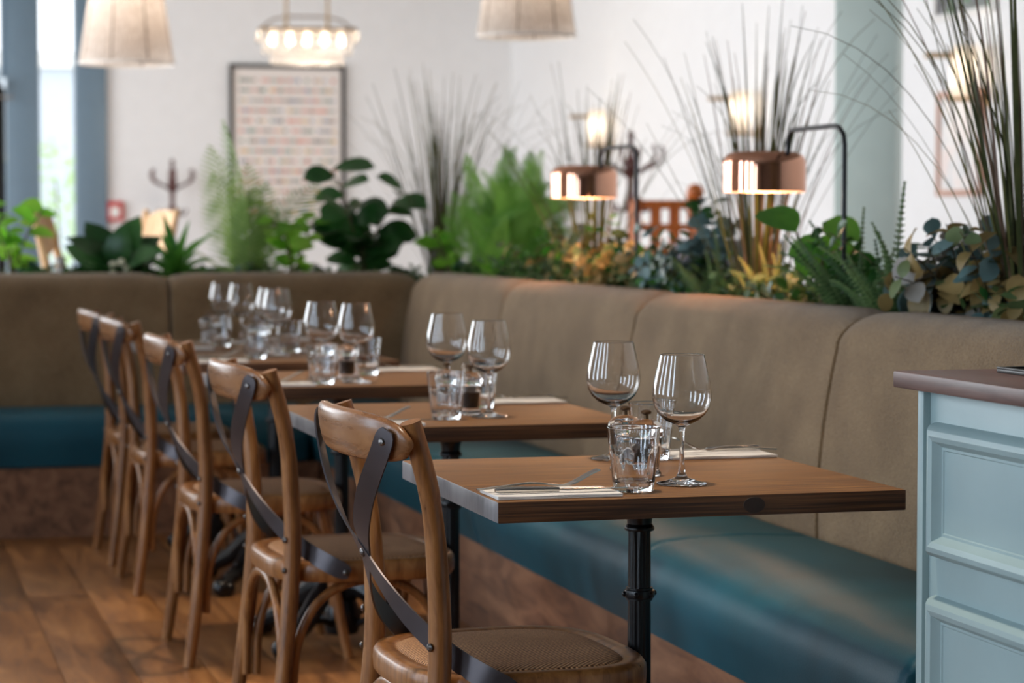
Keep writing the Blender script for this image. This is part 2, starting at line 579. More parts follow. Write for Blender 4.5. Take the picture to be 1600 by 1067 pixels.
# slim side light between two wide posts
box_obj('trim_1', 2.10, GX, YB - .06, YB + .12, 0, CEIL, M['slate_frame'], None, 0.006)['kind'] = 'structure'
box_obj('trim_2', 1.42, 1.735, YB - .06, YB + .12, 0, CEIL, M['slate_frame'], None, 0.006)['kind'] = 'structure'
win(1.735, 2.10, YB, YB, 0.0, CEIL, 'x', 0.012, 0.1)
win(0.30, 1.42, YB, YB, 2.62, CEIL, 'x', 0.05, 0.1)
for i in range(3):
    win(-2.75 + i * 1.0, -1.75 + i * 1.0, YB, YB, 0.0, CEIL, 'x', 0.06, 0.1)
box_obj('trim_3', 0.25, 0.31, YB - .06, YB + .12, 0, CEIL, M['slate_frame'], None, 0.006)['kind'] = 'structure'
dr = bpy.data.objects.new('door_1', None); COL.objects.link(dr); dr['kind'] = 'structure'
dr.location = (0.32, YB, 0)
for a, b, m_ in ((0, 0.09, 'slate_frame'), (0.99, 1.09, 'black')):
    box_obj('door_stile', a, b, 0.0, 0.06, 0, 2.52, M[m_], dr, 0.004)
for a, b in ((0, 0.2), (2.42, 2.52)):
    box_obj('door_rail', 0.09, 0.99, 0.0, 0.06, a, b, M['black'], dr, 0.004)
box_obj('pane', 0.09, 0.99, 0.025, 0.035, 0.2, 2.42, M['pane'], dr)
link('door_handle', MB().tube([(0.94, -0.06, 0.85), (0.94, -0.06, 1.45)], 0.014).mesh('door_handle', M['silver']), dr)
dc = thing('door_closer', 'dark door closer box with silver arm above the far glass door', 'door closer', (1.25, YB - .12, 2.45))
box_obj('closer_body', -.30, .12, -.06, .06, 0.02, 0.13, M['black'], dc, 0.008)
box_obj('closer_cover', -.30, .02, -.075, -.06, 0.0, 0.09, M['ceramic'], dc, 0.004)
link('closer_arm', MB().box(-.3, .22, -.10, -.07, -0.05, -0.025).mesh('closer_arm', M['silver'], bevel=.004), dc)

# glazed left wall (out of frame; the daylight comes through it)
struct('wall_left', MB().box(WX - .15, WX, YF, YB, 0, 0.45).box(WX - .15, WX, YF, YB, 3.35, CEIL).box(WX - .15, WX, YF, 0.1, .45, 3.35).box(WX - .15, WX, .1, .53, .45, 3.35).box(WX - .15, WX, 1.37, 2.23, .45, 3.35).box(WX - .15, WX, 3.07, 3.93, .45, 3.35).box(WX - .15, WX, 4.77, 5.63, .45, 3.35).box(WX - .15, WX, 6.47, 9.65, .45, 3.35).box(WX - .15, WX, 23.1, YB, .45, 3.35).mesh('wall_left', M['white_wall']))
for yb in NEAR_BAYS:
    win(WX, WX, yb - .42, yb + .42, 0.45, 3.35, 'y', 0.08, 0.12)
for yb in FAR_BAYS:
    win(WX, WX, yb - 1.1, yb + 1.1, 0.45, 3.35, 'y', 0.08, 0.12)

# sage column
colx, coly = 4.83, 11.15
cl = struct('trim_4', MB().box(-.145, .155, -.15, .15, 0, CEIL).mesh('column', M['sage'], bevel=0.012))
cl.location = (colx, coly, 0); cl.rotation_euler = (0, 0, -0.54)

# ------------------------------------------------------------------ outdoors seen through the far glazing
ground = struct('ground', MB().box(-40, 40, YB + .2, 90, -0.2, -0.1).mesh('ground', plain('pale_paving', srgb(206, 204, 198), 0.9, 0, 0.1)))
bd = thing('building', 'blue grey building across the way, seen through the far window', 'building', (1.5, 48, -0.1))
box_obj('wall', -9, 9, 0, 6, 0, 4.3, plain('blue_cladding', srgb(196, 204, 212), 0.7, 0, 0.05), bd)
box_obj('roof', -9.2, 9.2, -.2, 6.2, 4.3, 4.6, M['white'], bd)
for i in range(6):
    f_ = box_obj('window', -8.2 + i * 2.8, -6.6 + i * 2.8, -.05, 0, 1.0, 2.6, M['white'], bd)
    box_obj('pane', -8.1 + i * 2.8, -6.7 + i * 2.8, -.07, -.05, 1.1, 2.5, plain('far_pane', srgb(150, 170, 190), 0.1), f_)

def leaf_geo(L, W, n=6, fold=0.15, curl=0.3, tip=0.55, pos=0.45, thick=False):
    """leaf along +x, normal +z; widest at pos, pointed or round tip."""
    mb = MB(); vs = []; fs = []
    for i in range(n + 1):
        t = i / n
        if t < pos:
            w = math.sin(t / pos * PI / 2) ** 0.8
        else:
            w = math.cos((t - pos) / (1 - pos) * PI / 2) ** tip
        w = max(w, 0.03) * W / 2
        ang = -curl * t
        x = L * (math.sin(curl * t) / curl if abs(curl) > 1e-4 else t)
        z = -L * ((1 - math.cos(curl * t)) / curl if abs(curl) > 1e-4 else 0)
        up = fold * w
        vs += [(x, -w, z + up), (x, 0, z), (x, w, z + up)]
    for i in range(n):
        for k in range(2):
            a = i * 3 + k
            fs.append((a, a + 3, a + 4, a + 1))
    mb.add(vs, fs)
    return mb

def orient(pos, d, up=(0, 0, 1), roll=0.0, s=1.0):
    d = Vector(d).normalized(); up = Vector(up)
    if abs(d.dot(up)) > 0.98:
        up = Vector((1, 0, 0))
    y = up.cross(d).normalized()
    z = d.cross(y)
    m = Matrix((d, y, z)).transposed().to_4x4()
    return Matrix.Translation(Vector(pos)) @ m @ Matrix.Rotation(roll, 4, 'X') @ Matrix.Scale(s, 4)

def rdir(rg, az, el):
    return Vector((math.cos(az) * math.cos(el), math.sin(az) * math.cos(el), math.sin(el)))

# shrubs outside
for i, (sx, sy, sh, lb) in enumerate(((2.40, 31.0, 2.3, 'small leafy shrub outside beyond the slim far window'), (1.0, 33.5, 2.2, 'taller pale shrub outside left of the far door'))):
    rg = random.Random(40 + i)
    t = thing('shrub', lb, 'shrub', (sx, sy, -0.1))
    mb = MB()
    lm = leaf_geo(0.12, 0.07, 3)
    for k in range(420):
        c = Vector((rg.gauss(0, .38), rg.gauss(0, .38), sh * (0.25 + 0.75 * rg.random() ** 1.2)))
        mt = orient(c, rdir(rg, rg.uniform(0, 6.28), rg.uniform(-.4, .9)), roll=rg.uniform(-1, 1))
        mb.add([mt @ Vector(p) for p in lm.v], lm.f)
    o = link('foliage', mb.mesh('foliage', leafmat('pale_shrub', srgb(176, 206, 140), srgb(220, 234, 190), .5, .4) if i == 0 else bpy.data.materials['pale_shrub']), t); o['kind'] = 'stuff'
    link('stem', MB().tube([(0, 0, 0), (0.03, 0, sh * .5), (0, .03, sh * .8)], [.03, .02, .01], 8).mesh('stem', M['stem']), t)

# ------------------------------------------------------------------ banquette
BX, BY = 2.115, 9.60          # faces of the two backs at seat level
SX, SY = 1.69, 9.20           # front faces of the seats
TOPZ = 0.985
def pinch(t, L, a=0.16):
    """0 in the middle of a panel, 1 right at a seam."""
    d = min(t, L - t)
    return 0.0 if d > a else (1 - math.sqrt(max(0, 1 - ((a - d) / a) ** 2)))
def back_panel(L, m, flip=False):
    """along +u from 0..L; w = depth away from sitter; returns MB with (u,w,z)."""
    prof = []
    for i in range(9):
        z = 0.42 + (0.90 - 0.42) * i / 8
        prof.append((0.045 * (i / 8) ** 1.3 - 0.012 * math.sin(PI * i / 8), z))
    for i in range(1, 9):
        a = PI / 2 * i / 8
        prof.append((0.045 + 0.085 * (1 - math.cos(a)), 0.90 + 0.085 * math.sin(a)))
    prof += [(0.19, 0.985), (0.215, 0.97), (0.22, 0.93), (0.22, 0.42)]
    us = []
    n = 40
    for i in range(n + 1):
        t = i / n
        us.append(L * (0.5 - 0.5 * math.cos(PI * t)))
    vs = []; fs = []
    k = len(prof)
    for u in us:
        p1 = pinch(u, L, 0.011); p2 = pinch(u, L, 0.15)
        for (w, z) in prof:
            ww = w + 0.055 * p1 * (1 if w < .16 else 0)
            zz = z - (0.032 * p2 * ((z - .86) / .125) if z > .86 else 0)
            vs.append((u, ww, zz))
    for i in range(n):
        for q in range(k - 1):
            fs.append((i * k + q, (i + 1) * k + q, (i + 1) * k + q + 1, i * k + q + 1))
    fs.append(tuple(range(k))); fs.append(tuple(n * k + q for q in range(k - 1, -1, -1)))
    return MB().add(vs, fs)
def seat_panel(L, depth):
    prof = [(0.03, 0.262), (0.006, 0.27), (0.0, 0.30), (-0.012, 0.34), (-0.016, 0.385), (-0.006, 0.425), (0.02, 0.452), (0.06, 0.468), (0.14, 0.477), (0.25, 0.478), (depth - .03, 0.470), (depth + .02, 0.455), (depth + .02, 0.262)]
    n = 36; vs = []; fs = []; k = len(prof)
    us = [L * (0.5 - 0.5 * math.cos(PI * i / n)) for i in range(n + 1)]
    for u in us:
        p1 = pinch(u, L, 0.022)
        for (w, z) in prof:
            zz = z - (0.016 * p1 if z > .43 else 0)
            ww = w + (0.016 * p1 if w < .05 else 0)
            vs.append((u, ww, zz))
    for i in range(n):
        for q in range(k - 1):
            fs.append((i * k + q, (i + 1) * k + q, (i + 1) * k + q + 1, i * k + q + 1))
    fs.append(tuple(range(k))); fs.append(tuple(n * k + q for q in range(k - 1, -1, -1)))
    return MB().add(vs, fs)

bq = thing('banquette', 'long right hand wing of the banquette, tan fabric back and teal seat beside the tables', 'banquette', (SX, 3.72, 0))
OX, OY = SX, 3.72
def map_right(mb, y0):
    mb.v = [(w_ + 0.0, u - 0.0 + y0, z) for (u, w_, z) in mb.v]; return mb
for (a, b) in ((3.72, 5.155), (5.155, 6.655), (6.655, 8.15), (8.15, BY)):
    mb = back_panel(b - a, None)
    mb.v = [(w_ + BX - OX, u + a - OY, z) for (u, w_, z) in mb.v]
    link('back_cushion', mb.mesh('back_cushion', M['tan_fabric']), bq)
for (a, b) in ((3.72, 5.16), (5.16, 6.655), (6.655, 8.15), (8.15, BY - .02)):
    mb = seat_panel(b - a, BX - SX)
    mb.v = [(w_, u + a - OY, z) for (u, w_, z) in mb.v]
    link('seat_cushion', mb.mesh('seat_cushion', M['teal_vinyl']), bq)
box_obj('plinth', 0.03, 0.6, 0.01, BY - OY, 0, 0.262, M['plinth_wood'], bq)

bq2 = thing('banquette', 'dark back wing of the banquette across the far end of the room corner', 'banquette', (-1.75, SY, 0))
for (a, b) in ((-1.70, -0.26), (-0.26, 1.19), (1.19, BX + .09)):
    mb = back_panel(b - a, None)
    mb.v = [(u + a + 1.75, w_ + BY - SY, z) for (u, w_, z) in mb.v]
    link('back_cushion', mb.mesh('back_cushion', M['tan_fabric']), bq2)
for (a, b) in ((-1.70, -0.26), (-0.26, SX - .02)):
    mb = seat_panel(b - a, BY - SY)
    mb.v = [(u + a + 1.75, w_, z) for (u, w_, z) in mb.v]
    link('seat_cushion', mb.mesh('seat_cushion', M['teal_vinyl']), bq2)
box_obj('plinth', 0.06, SX + 1.75 + .02, 0.02, .6, 0, 0.262, M['plinth_wood'], bq2)

# planters behind the backs
pl1 = thing('planter', 'long white planter box running behind the right banquette back', 'planter', (2.345, 3.72, 0))
PWD = 0.42
mb = MB().box(0, .025, 0, 6.15, 0, .93).box(PWD - .025, PWD, 0, 6.15, 0, .93).box(.025, PWD - .025, 0, .03, 0, .93).box(.025, PWD - .025, 6.12, 6.15, 0, .93).box(.025, PWD - .025, .03, 6.12, 0, .6)
link('trough', mb.mesh('trough', M['white']), pl1)
box_obj('soil', .025, PWD - .025, .03, 6.12, .6, .90, M['soil'], pl1)
pl2 = thing('planter', 'long white planter box running behind the back banquette wing', 'planter', (-1.70, 9.87, 0))
LX2 = 2.345 + PWD + 1.70
mb = MB().box(0, LX2, 0, .025, 0, .93).box(0, LX2, PWD - .025, PWD, 0, .93).box(0, .03, .025, PWD - .025, 0, .93).box(LX2 - .03, LX2, .025, PWD - .025, 0, .93).box(.03, LX2 - .03, .025, PWD - .025, 0, .6)
link('trough', mb.mesh('trough', M['white']), pl2)
box_obj('soil', .03, LX2 - .03, .025, PWD - .025, .6, .90, M['soil'], pl2)

# ------------------------------------------------------------------ cafe tables
TX0, TX1 = 0.957, 1.648
TW = TX1 - TX0
TCX = (TX0 + TX1) / 2
TY = [3.636, 5.027, 6.330, 7.470, 8.235]
TL = 0.69
TH = 0.034
def table_top_mesh():
    mb = MB().box(-TW / 2, TW / 2, -TL / 2, TL / 2, .75 - TH, .75)
    me = mb.mesh('tabletop', [M['table_wood'], M['table_edge_shade'], M['end_grain_sheen']], bevel=0.003)
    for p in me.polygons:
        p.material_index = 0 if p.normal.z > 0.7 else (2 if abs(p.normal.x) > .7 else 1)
    return me
def column_mesh():
    mb = MB()
    def flute(a, z, r):
        return 1 - 0.13 * (0.5 + 0.5 * math.cos(a * 12)) if (0.24 < z < 0.656 and r < .0215 and not .5305 < z < .5532) else 1
    prof = [(0, .12), (.034, .12), (.036, .17), (.03, .2), (.024, .22), (.0205, .25), (.0204, .30), (.0203, .4), (.0201, .531), (.0235, .5312), (.0235, .5345), (.0262, .5355), (.0270, .539), (.0270, .545), (.0262, .5485), (.0235, .5495), (.0235, .5528), (.0199, .553), (.0197, .62), (.0195, .652), (.025, .6525), (.0262, .656), (.025, .660), (.0215, .664), (.0225, .676), (.028, .690), (.037, .702), (.044, .710), (.044, .715), (0, .715)]
    mb.lathe(prof, 72, mod=flute)
    for k in range(6):
        a = 2 * PI * k / 6
        mb.sphere((.027 * math.cos(a), .027 * math.sin(a), .542), .005, 8, 6)
    return mb.mesh('column', M['cast_iron'], angle=38)
def base_leg_mesh():
    mb = MB()
    pts = catmull([(0.015, 0, .15), (.06, 0, .165), (.12, 0, .135), (.18, 0, .085), (.24, 0, .055), (.285, 0, .035)], 4)
    n = len(pts)
    rad = [.036 - .013 * i / (n - 1) for i in range(n)]
    mb.tube(pts, rad, 10)
    mb.sphere((.295, 0, .028), .028, 12, 8)
    mb.sphere((.272, .014, .024), .023, 10, 6); mb.sphere((.272, -.018, .024), .023, 10, 6)
    for i in range(2, n - 2, 2):                  # cast bead ornament along the ridge
        p = pts[i]
        mb.sphere((p.x, 0, p.z + rad[i] * .9), .008, 8, 6)
        mb.sphere((p.x, rad[i] * .8, p.z + rad[i] * .3), .006, 8, 6)
        mb.sphere((p.x, -rad[i] * .8, p.z + rad[i] * .3), .006, 8, 6)
    mb.tube(catmull([(.03, 0, .05), (.09, 0, .075), (.15, 0, .08), (.2, 0, .07)], 4), .010, 8)
    return mb.mesh('base_leg', M['cast_iron'])
tt_me, co_me, bl_me = table_top_mesh(), column_mesh(), base_leg_mesh()
hub_me = MB().lathe([(0, .03), (.045, .03), (.055, .06), (.05, .1), (.04, .125), (0, .13)], 24).mesh('base_hub', M['cast_iron'])
plate_me = MB().box(-.1, .1, -.1, .1, .7125, .716).mesh('mounting_plate', M['cast_iron'])
tlab = ['nearest square wooden cafe table, dark knot in its front edge, beside the painted cabinet',
        'second square wooden cafe table from the camera, just behind the nearest',
        'third square wooden cafe table from the camera, in the middle of the row',
        'fourth wooden cafe table, next to last before the back banquette',
        'last wooden cafe table, hard against the back banquette seat']
tables = []
for i, y in enumerate(TY):
    t = thing('cafe_table', tlab[i], 'table', (TCX, y + TL / 2, 0), 0, 'cafe tables along the banquette')
    tp = link('tabletop', tt_me, t)
    link('column', co_me, t); link('base_hub', hub_me, t); link('mounting_plate', plate_me, t)
    for k in range(4):
        link('base_leg', bl_me, t, rot=(0, 0, R(45 + 90 * k)))
    tables.append(t)
    if i == 0:
        kn = MB().lathe([(0, .0008), (.010, .0008), (.0135, .0004), (.0145, -.001)], 20)
        kn.v = [(a * 1.35, -TL / 2 - c_ * 1.0, b * .95 + .733) for (a, b, c_) in kn.v]
        kn.v = [(a + .081, b, c_) for (a, b, c_) in kn.v]
        o = link('wood_knot', kn.mesh('wood_knot', plain('dark_knot', srgb(50, 29, 17), 0.5, 0.0, 0.5)), t)
        o['label'] = 'dark oval knot'

# ------------------------------------------------------------------ cross back chairs
def seat_outline(s, n=56):
    pts = []
    for i in range(n):
        a = 2 * PI * i / n
        c_, s_ = math.cos(a), math.sin(a)
        p = 3.3
        k = (abs(c_) ** p + abs(s_) ** p) ** (-1 / p)
        x_ = 0.214 * k * c_
        w_ = 0.238 + 0.008 * (x_ / .2)
        pts.append((x_ * s + .041, w_ * k * s_ * s))
    return pts
def seat_meshes():
    n = 56
    prof = [(0.80, .425), (0.97, .415), (0.995, .422), (1.0, .437), (0.995, .452), (0.97, .4605), (0.90, .462), (0.845, .4605), (0.83, .456), (0.80, .452), (.80, .425)]
    vs = []; fs = []; k = len(prof)
    for (s, z) in prof:
        vs += [(x_, y_, z - .007) for x_, y_ in seat_outline(s, n)]
    for q in range(k - 1):
        for i in range(n):
            j = (i + 1) % n
            fs.append((q * n + i, q * n + j, (q + 1) * n + j, (q + 1) * n + i))
    ring = MB().add(vs, fs).mesh('seat_frame', M['chair_wood'], angle=60)
    vs = []; fs = []
    lv = [(0.835, .456), (.80, .4615), (.7, .464), (.5, .465), (.25, .4655)]
    for (s, z) in lv:
        vs += [(x_, y_, z - .007) for x_, y_ in seat_outline(s, n)]
    vs.append((.041, 0, .459))
    for q in range(len(lv) - 1):
        for i in range(n):
            j = (i + 1) % n
            fs.append((q * n + i, q * n + j, (q + 1) * n + j, (q + 1) * n + i))
    q = len(lv) - 1
    for i in range(n):
        fs.append((q * n + i, q * n + (i + 1) % n, len(vs) - 1))
    cane_ = MB().add(vs, fs).mesh('cane_panel', M['cane'])
    edge = []
    pts = [(x_, y_, .4605) for x_, y_ in seat_outline(.835, n)]
    return ring, cane_
ring_me, cane_me = seat_meshes()
def post_mesh(s):
    pts = catmull([(-.190, s * .2275, 0), (-.168, s * .219, .16), (-.148, s * .208, .34), (-.138, s * .2035, .48), (-.142, s * .206, .62), (-.158, s * .214, .75), (-.192, s * .222, .869)], 5)
    n = len(pts)
    rad = []
    for i in range(n):
        t = i / (n - 1)
        rad.append(.0150 + .0045 * math.sin(PI * min(1, t * 1.1)) if t < .82 else .0175)
    mb = MB().tube(pts, rad, 14)
    return mb.mesh('back_leg', M['chair_wood'], angle=50)
def front_leg_mesh(s):
    pts = catmull([(.175, s * .160, .43), (.188, s * .170, .33), (.212, s * .184, .2), (.248, s * .205, 0)], 5)
    n = len(pts)
    return MB().tube(pts, [.019 - .0055 * i / (n - 1) for i in range(n)], 14).mesh('front_leg', M['chair_wood'], angle=50)
def rail_mesh():
    vs = []; fs = []
    n = 26; k = 18
    for i in range(n + 1):
        t = -1 + 2 * i / n
        y_ = t * .250
        x_ = -.200 - .056 * (1 - t * t)
        e = (1 - abs(t) ** 5.0) ** .5 if abs(t) < 1 else 0
        hz = .0405 * (0.18 + .82 * e)
        hx = .0155 * (0.35 + .65 * e)
        zc = .842 - .006 * t * t
        # slight lean with the posts
        for q in range(k):
            a = 2 * PI * q / k
            ca, sa = math.cos(a), math.sin(a)
            px = hx * math.copysign(abs(ca) ** .7, ca)
            pz = hz * math.copysign(abs(sa) ** .8, sa)
            vs.append((x_ + px - pz * .16, y_, zc + pz))
    for i in range(n):
        for q in range(k):
            l = (q + 1) % k
            fs.append((i * k + q, i * k + l, (i + 1) * k + l, (i + 1) * k + q))
    fs.append(tuple(range(k - 1, -1, -1))); fs.append(tuple(n * k + q for q in range(k)))
    return MB().add(vs, fs).mesh('top_rail', M['rail_wood'], angle=70)
def strap_mesh(s, off):
    P = [(-.2315, -s * .228, .857), (-.2380, -s * .204, .818), (-.240, -s * .124, .745), (-.229, -s * .052, .682), (-.208, 0, .632), (-.186, s * .065, .576), (-.154, s * .125, .524), (-.112, s * .184, .482), (-.068, s * .231, .452), (-.022, s * .2465, .428)]
    N = [(-.8, -s * .6, .1), (-.75, -s * .65, 0), (-.72, -s * .7, -.05), (-.8, -s * .5, -.15), (-.95, -s * .05, -.3), (-.8, s * .4, -.4), (-.6, s * .7, -.35), (-.4, s * .85, -.2), (-.15, s, 0), (0, s, 0)]
    pts = catmull(P, 4)
    ns = catmull(N, 4)
    pts = [p + Vector((off, 0, 0)) * max(0, 1 - abs(i - 16) / 8) for i, p in enumerate(pts)]
    n = len(pts)
    w = [.038] * n
    w[0] = .022; w[-1] = .022; w[1] = .033; w[-2] = .033
    return MB().ribbon(pts, ns, w, .0032).mesh('cross_strap', M['strap_steel'], angle=40)
def screw_mesh(pos, d, r=.007):
    mb = MB().lathe([(0, .005), (r * .6, .0045), (r, .0018), (r, 0), (0, 0)], 12)
    m_ = Vector((0, 0, 1)).rotation_difference(Vector(d)).to_matrix()
    mb.v = [tuple(m_ @ Vector(p) + Vector(pos)) for p in mb.v]
    return mb.mesh('screw', M['screw_steel'])
def arch(p0, p1, h, mid):
    a = Vector(p0); b = Vector(p1)
    def lerp(t, z): 
        q = a.lerp(b, t); return (q.x, q.y, z)
    return catmull([lerp(0.0, a.z), lerp(.025, a.z + (h - a.z) * .45), lerp(.13, a.z + (h - a.z) * .78), lerp(.3, h - .012), lerp(.5, h), lerp(.7, h - .012), lerp(.87, a.z + (h - a.z) * .78), lerp(.975, b.z + (h - b.z) * .45), lerp(1, b.z)], 5)
parts = [('seat_frame', ring_me), ('cane_panel', cane_me), ('top_rail', rail_mesh())]
for s in (-1, 1):
    parts.append(('back_leg', post_mesh(s))); parts.append(('front_leg', front_leg_mesh(s)))
parts.append(('cross_strap', strap_mesh(1, 0.0))); parts.append(('cross_strap', strap_mesh(-1, -.004)))
for s in (-1, 1):
    parts.append(('screw', screw_mesh((-.2370, s * .2170, .838), (-.78, s * .62, 0), .0068)))
    parts.append(('screw', screw_mesh((-.157, s * .212, .503), (-.95, s * .3, 0), .007)))
    parts.append(('screw', screw_mesh((-.030, s * .2475, .432), (0, s, 0), .007)))
    parts.append(('screw', screw_mesh((-.159, s * .214, .437), (-.95, s * .3, 0), .006)))
parts.append(('screw', screw_mesh((-.213, 0, .632), (-1, 0, -.2), .008)))
parts.append(('arch_brace', MB().tube(arch((-.160, -.200, .14), (-.160, .200, .14), .405, None), .0105, 10).mesh('arch_brace', M['chair_wood'], angle=60)))
parts.append(('arch_brace', MB().tube(arch((.208, -.178, .18), (.208, .178, .18), .405, None), .0105, 10).mesh('arch_brace', M['chair_wood'], angle=60)))
for s in (-1, 1):
    parts.append(('arch_brace', MB().tube(arch((-.138, s * .197, .14), (.212, s * .178, .14), .405, None), .0105, 10).mesh('arch_brace', M['chair_wood'], angle=60)))
chairs = [(1.024, 3.985, 3, 'nearest cross back bentwood chair with woven cane seat, at the nearest table'),
          (1.024, 5.350, 2.5, 'second cross back bentwood chair from the camera, at the second table'),
          (1.023, 6.640, 0.5, 'third cross back bentwood chair from the camera, middle of the row'),
          (1.024, 7.920, 1, 'fourth cross back bentwood chair, next to last in the row'),
          (1.016, 8.640, 1, 'last cross back bentwood chair, beside the back banquette')]
for (x_, y_, rz, lb) in chairs:
    t = thing('cross_back_chair', lb, 'chair', (x_, y_, 0), R(rz), 'cross back chairs along the tables')
    for nm, me in parts:
        link(nm, me, t)

# ------------------------------------------------------------------ tableware
def wine_mesh():
    out = [(0.0, 0.0), (.030, 0.0), (.0415, .0012), (.0425, .0024), (.040, .0036), (.026, .0065), (.011, .0115), (.0058, .020), (.0042, .04), (.0038, .07), (.0042, .088), (.0065, .0965), (.013, .1005), (.028, .107), (.040, .118), (.0470, .131), (.0497, .145), (.0495, .157), (.0470, .172), (.0428, .191), (.0390, .208), (.0377, .2140), (.03735, .2158), (.0372, .2164)]
    rim = [(.0369, .2169), (.0366, .2170), (.0363, .2168), (.0361, .2164), (.03625, .2158), (.0366, .2140)]
    inn = [(.0380, .208), (.0418, .191), (.0460, .172), (.0485, .157), (.0487, .145), (.0460, .1315), (.039, .1195), (.027, .1095), (.012, .1045), (0, .1035)]
    return MB().lathe(out + rim + inn, 48).mesh('wine_glass', M['glass'], angle=80)
def tumbler_mesh():
    n = 80
    def mod(a, z, r):
        if .010 < z < .075 and r > .028:
            top = .066 + .006 * abs(math.cos(a * 5))
            if z < top:
                return 1 - .034 * (abs(math.sin(a * 5)) ** .8) * min(1, (top - z) / .01) * min(1, (z - .008) / .008)
        return 1
    out = [(0, 0), (.029, 0), (.0318, .0015), (.0330, .005), (.0335, .010), (.0345, .016), (.0358, .028), (.0372, .042), (.0384, .055), (.0391, .062), (.0394, .066), (.0397, .069), (.0400, .073), (.0404, .076), (.0412, .082), (.0424, .094), (.0432, .1025), (.0434, .1040), (.04345, .1046)]
    rim = [(.0431, .1053), (.0427, .1055), (.0423, .1053), (.0420, .1046), (.0419, .1040), (.0417, .1025)]
    inn = [(.0410, .094), (.0392, .076), (.0360, .052), (.0330, .030), (.0312, .020), (.0285, .0155), (0, .0145)]
    k = len(out)
    mb = MB()
    mb.lathe(out, n, mod=mod)
    mb2 = MB().lathe([out[-1]] + rim + inn, n)
    mb.add(mb2.v, mb2.f)
    me = mb.mesh('tumbler', M['tumbler_glass'], angle=28)
    b = bmesh.new(); b.from_mesh(me); bmesh.ops.remove_doubles(b, verts=b.verts, dist=1e-5); b.to_mesh(me); b.free()
    return me
wine_me, tumb_me = wine_mesh(), tumbler_mesh()
jar_me = MB().lathe([(0, 0), (.023, 0), (.0265, .002), (.027, .006), (.0235, .011), (.0225, .015), (.024, .03), (.0265, .055), (.0275, .066), (.0262, .067), (.0225, .03), (.0208, .0165), (0, .016)], 32).mesh('jar', M['glass'], angle=60)
lid_me = MB().lathe([(0, .0675), (.0275, .0675), (.0305, .070), (.0315, .076), (.029, .086), (.022, .0935), (.013, .0975), (.006, .099), (0, .0992)], 32).mesh('lid', M['glass'], angle=60)
knob_me = MB().lathe([(0, .099), (.0045, .099), (.0045, .106), (.009, .108), (.0095, .112), (.006, .1145), (0, .115)], 20).mesh('knob', M['knob'])
pep_me = MB().lathe([(0, .0162), (.0200, .0166), (.0216, .03), (.0238, .052), (0, .053)], 24).mesh('peppercorns', M['pepper'])
salt_me = MB().lathe([(0, .0162), (.0200, .0166), (.0216, .03), (.0228, .042), (0, .043)], 24).mesh('salt', M['salt'])

def napkin_mesh():
    mb = MB()
    rg = random.Random(5)
    w, d = .205, .118
    for lay in range(3):
        z0 = .0004 + lay * .0016
        nx, ny = 8, 5
        vs = []; fs = []
        ox = rg.uniform(-.002, .002); oy = rg.uniform(-.002, .002)
        for i in range(nx + 1):
            for j in range(ny + 1):
                x_ = -w / 2 + w * i / nx + ox; y_ = -d / 2 + d * j / ny + oy
                z_ = z0 + (0.0009 * math.sin(i * 1.3 + j + lay) + .0009) * (0.4 if lay == 0 else 1) * 0.5
                vs.append((x_, y_, z_)); 
        m0 = len(vs)
        vs += [(p[0], p[1], p[2] + .0013) for p in vs[:m0]]
        def id(i, j, t): return t * m0 + i * (ny + 1) + j
        for i in range(nx):
            for j in range(ny):
                fs.append((id(i, j, 0), id(i, j + 1, 0), id(i + 1, j + 1, 0), id(i + 1, j, 0)))
                fs.append((id(i, j, 1), id(i + 1, j, 1), id(i + 1, j + 1, 1), id(i, j + 1, 1)))
        for i in range(nx):
            fs.append((id(i, 0, 0), id(i + 1, 0, 0), id(i + 1, 0, 1), id(i, 0, 1)))
            fs.append((id(i, ny, 1), id(i + 1, ny, 1), id(i + 1, ny, 0), id(i, ny, 0)))
        for j in range(ny):
            fs.append((id(0, j, 1), id(0, j + 1, 1), id(0, j + 1, 0), id(0, j, 0)))
            fs.append((id(nx, j, 0), id(nx, j + 1, 0), id(nx, j + 1, 1), id(nx, j, 1)))
        mb.add(vs, fs)
    return mb.mesh('napkin', M['paper'], angle=50)
def knife_meshes():
    h = MB().tube([(-.105, 0, .0055), (-.098, 0, .006), (-.06, 0, .006), (-.01, 0, .0055), (.0, 0, .005)], [.003, .0052, .0050, .0042, .0038], 10, sx=1.25)
    b = MB()
    vs = []; fs = []
    for i in range(9):
        t = i / 8
        x_ = .0 + .115 * t
        y0 = -.0065 + (.004 * max(0, t - .75) / .25)
        y1 = .0065 - (.0095 * max(0, (t - .7) / .3) ** 1.7)
        if t == 0: y0, y1 = -.004, .004
        vs += [(x_, y0, .0045), (x_, y1, .0045), (x_, y1, .0060), (x_, y0, .0060)]
    for i in range(8):
        for k in range(4):
            l = (k + 1) % 4
            fs.append((i * 4 + k, i * 4 + l, i * 4 + 4 + l, i * 4 + 4 + k))
    fs += [(3, 2, 1, 0), (32, 33, 34, 35)]
    b.add(vs, fs)
    return h.mesh('handle', M['silver']), b.mesh('blade', M['silver'])
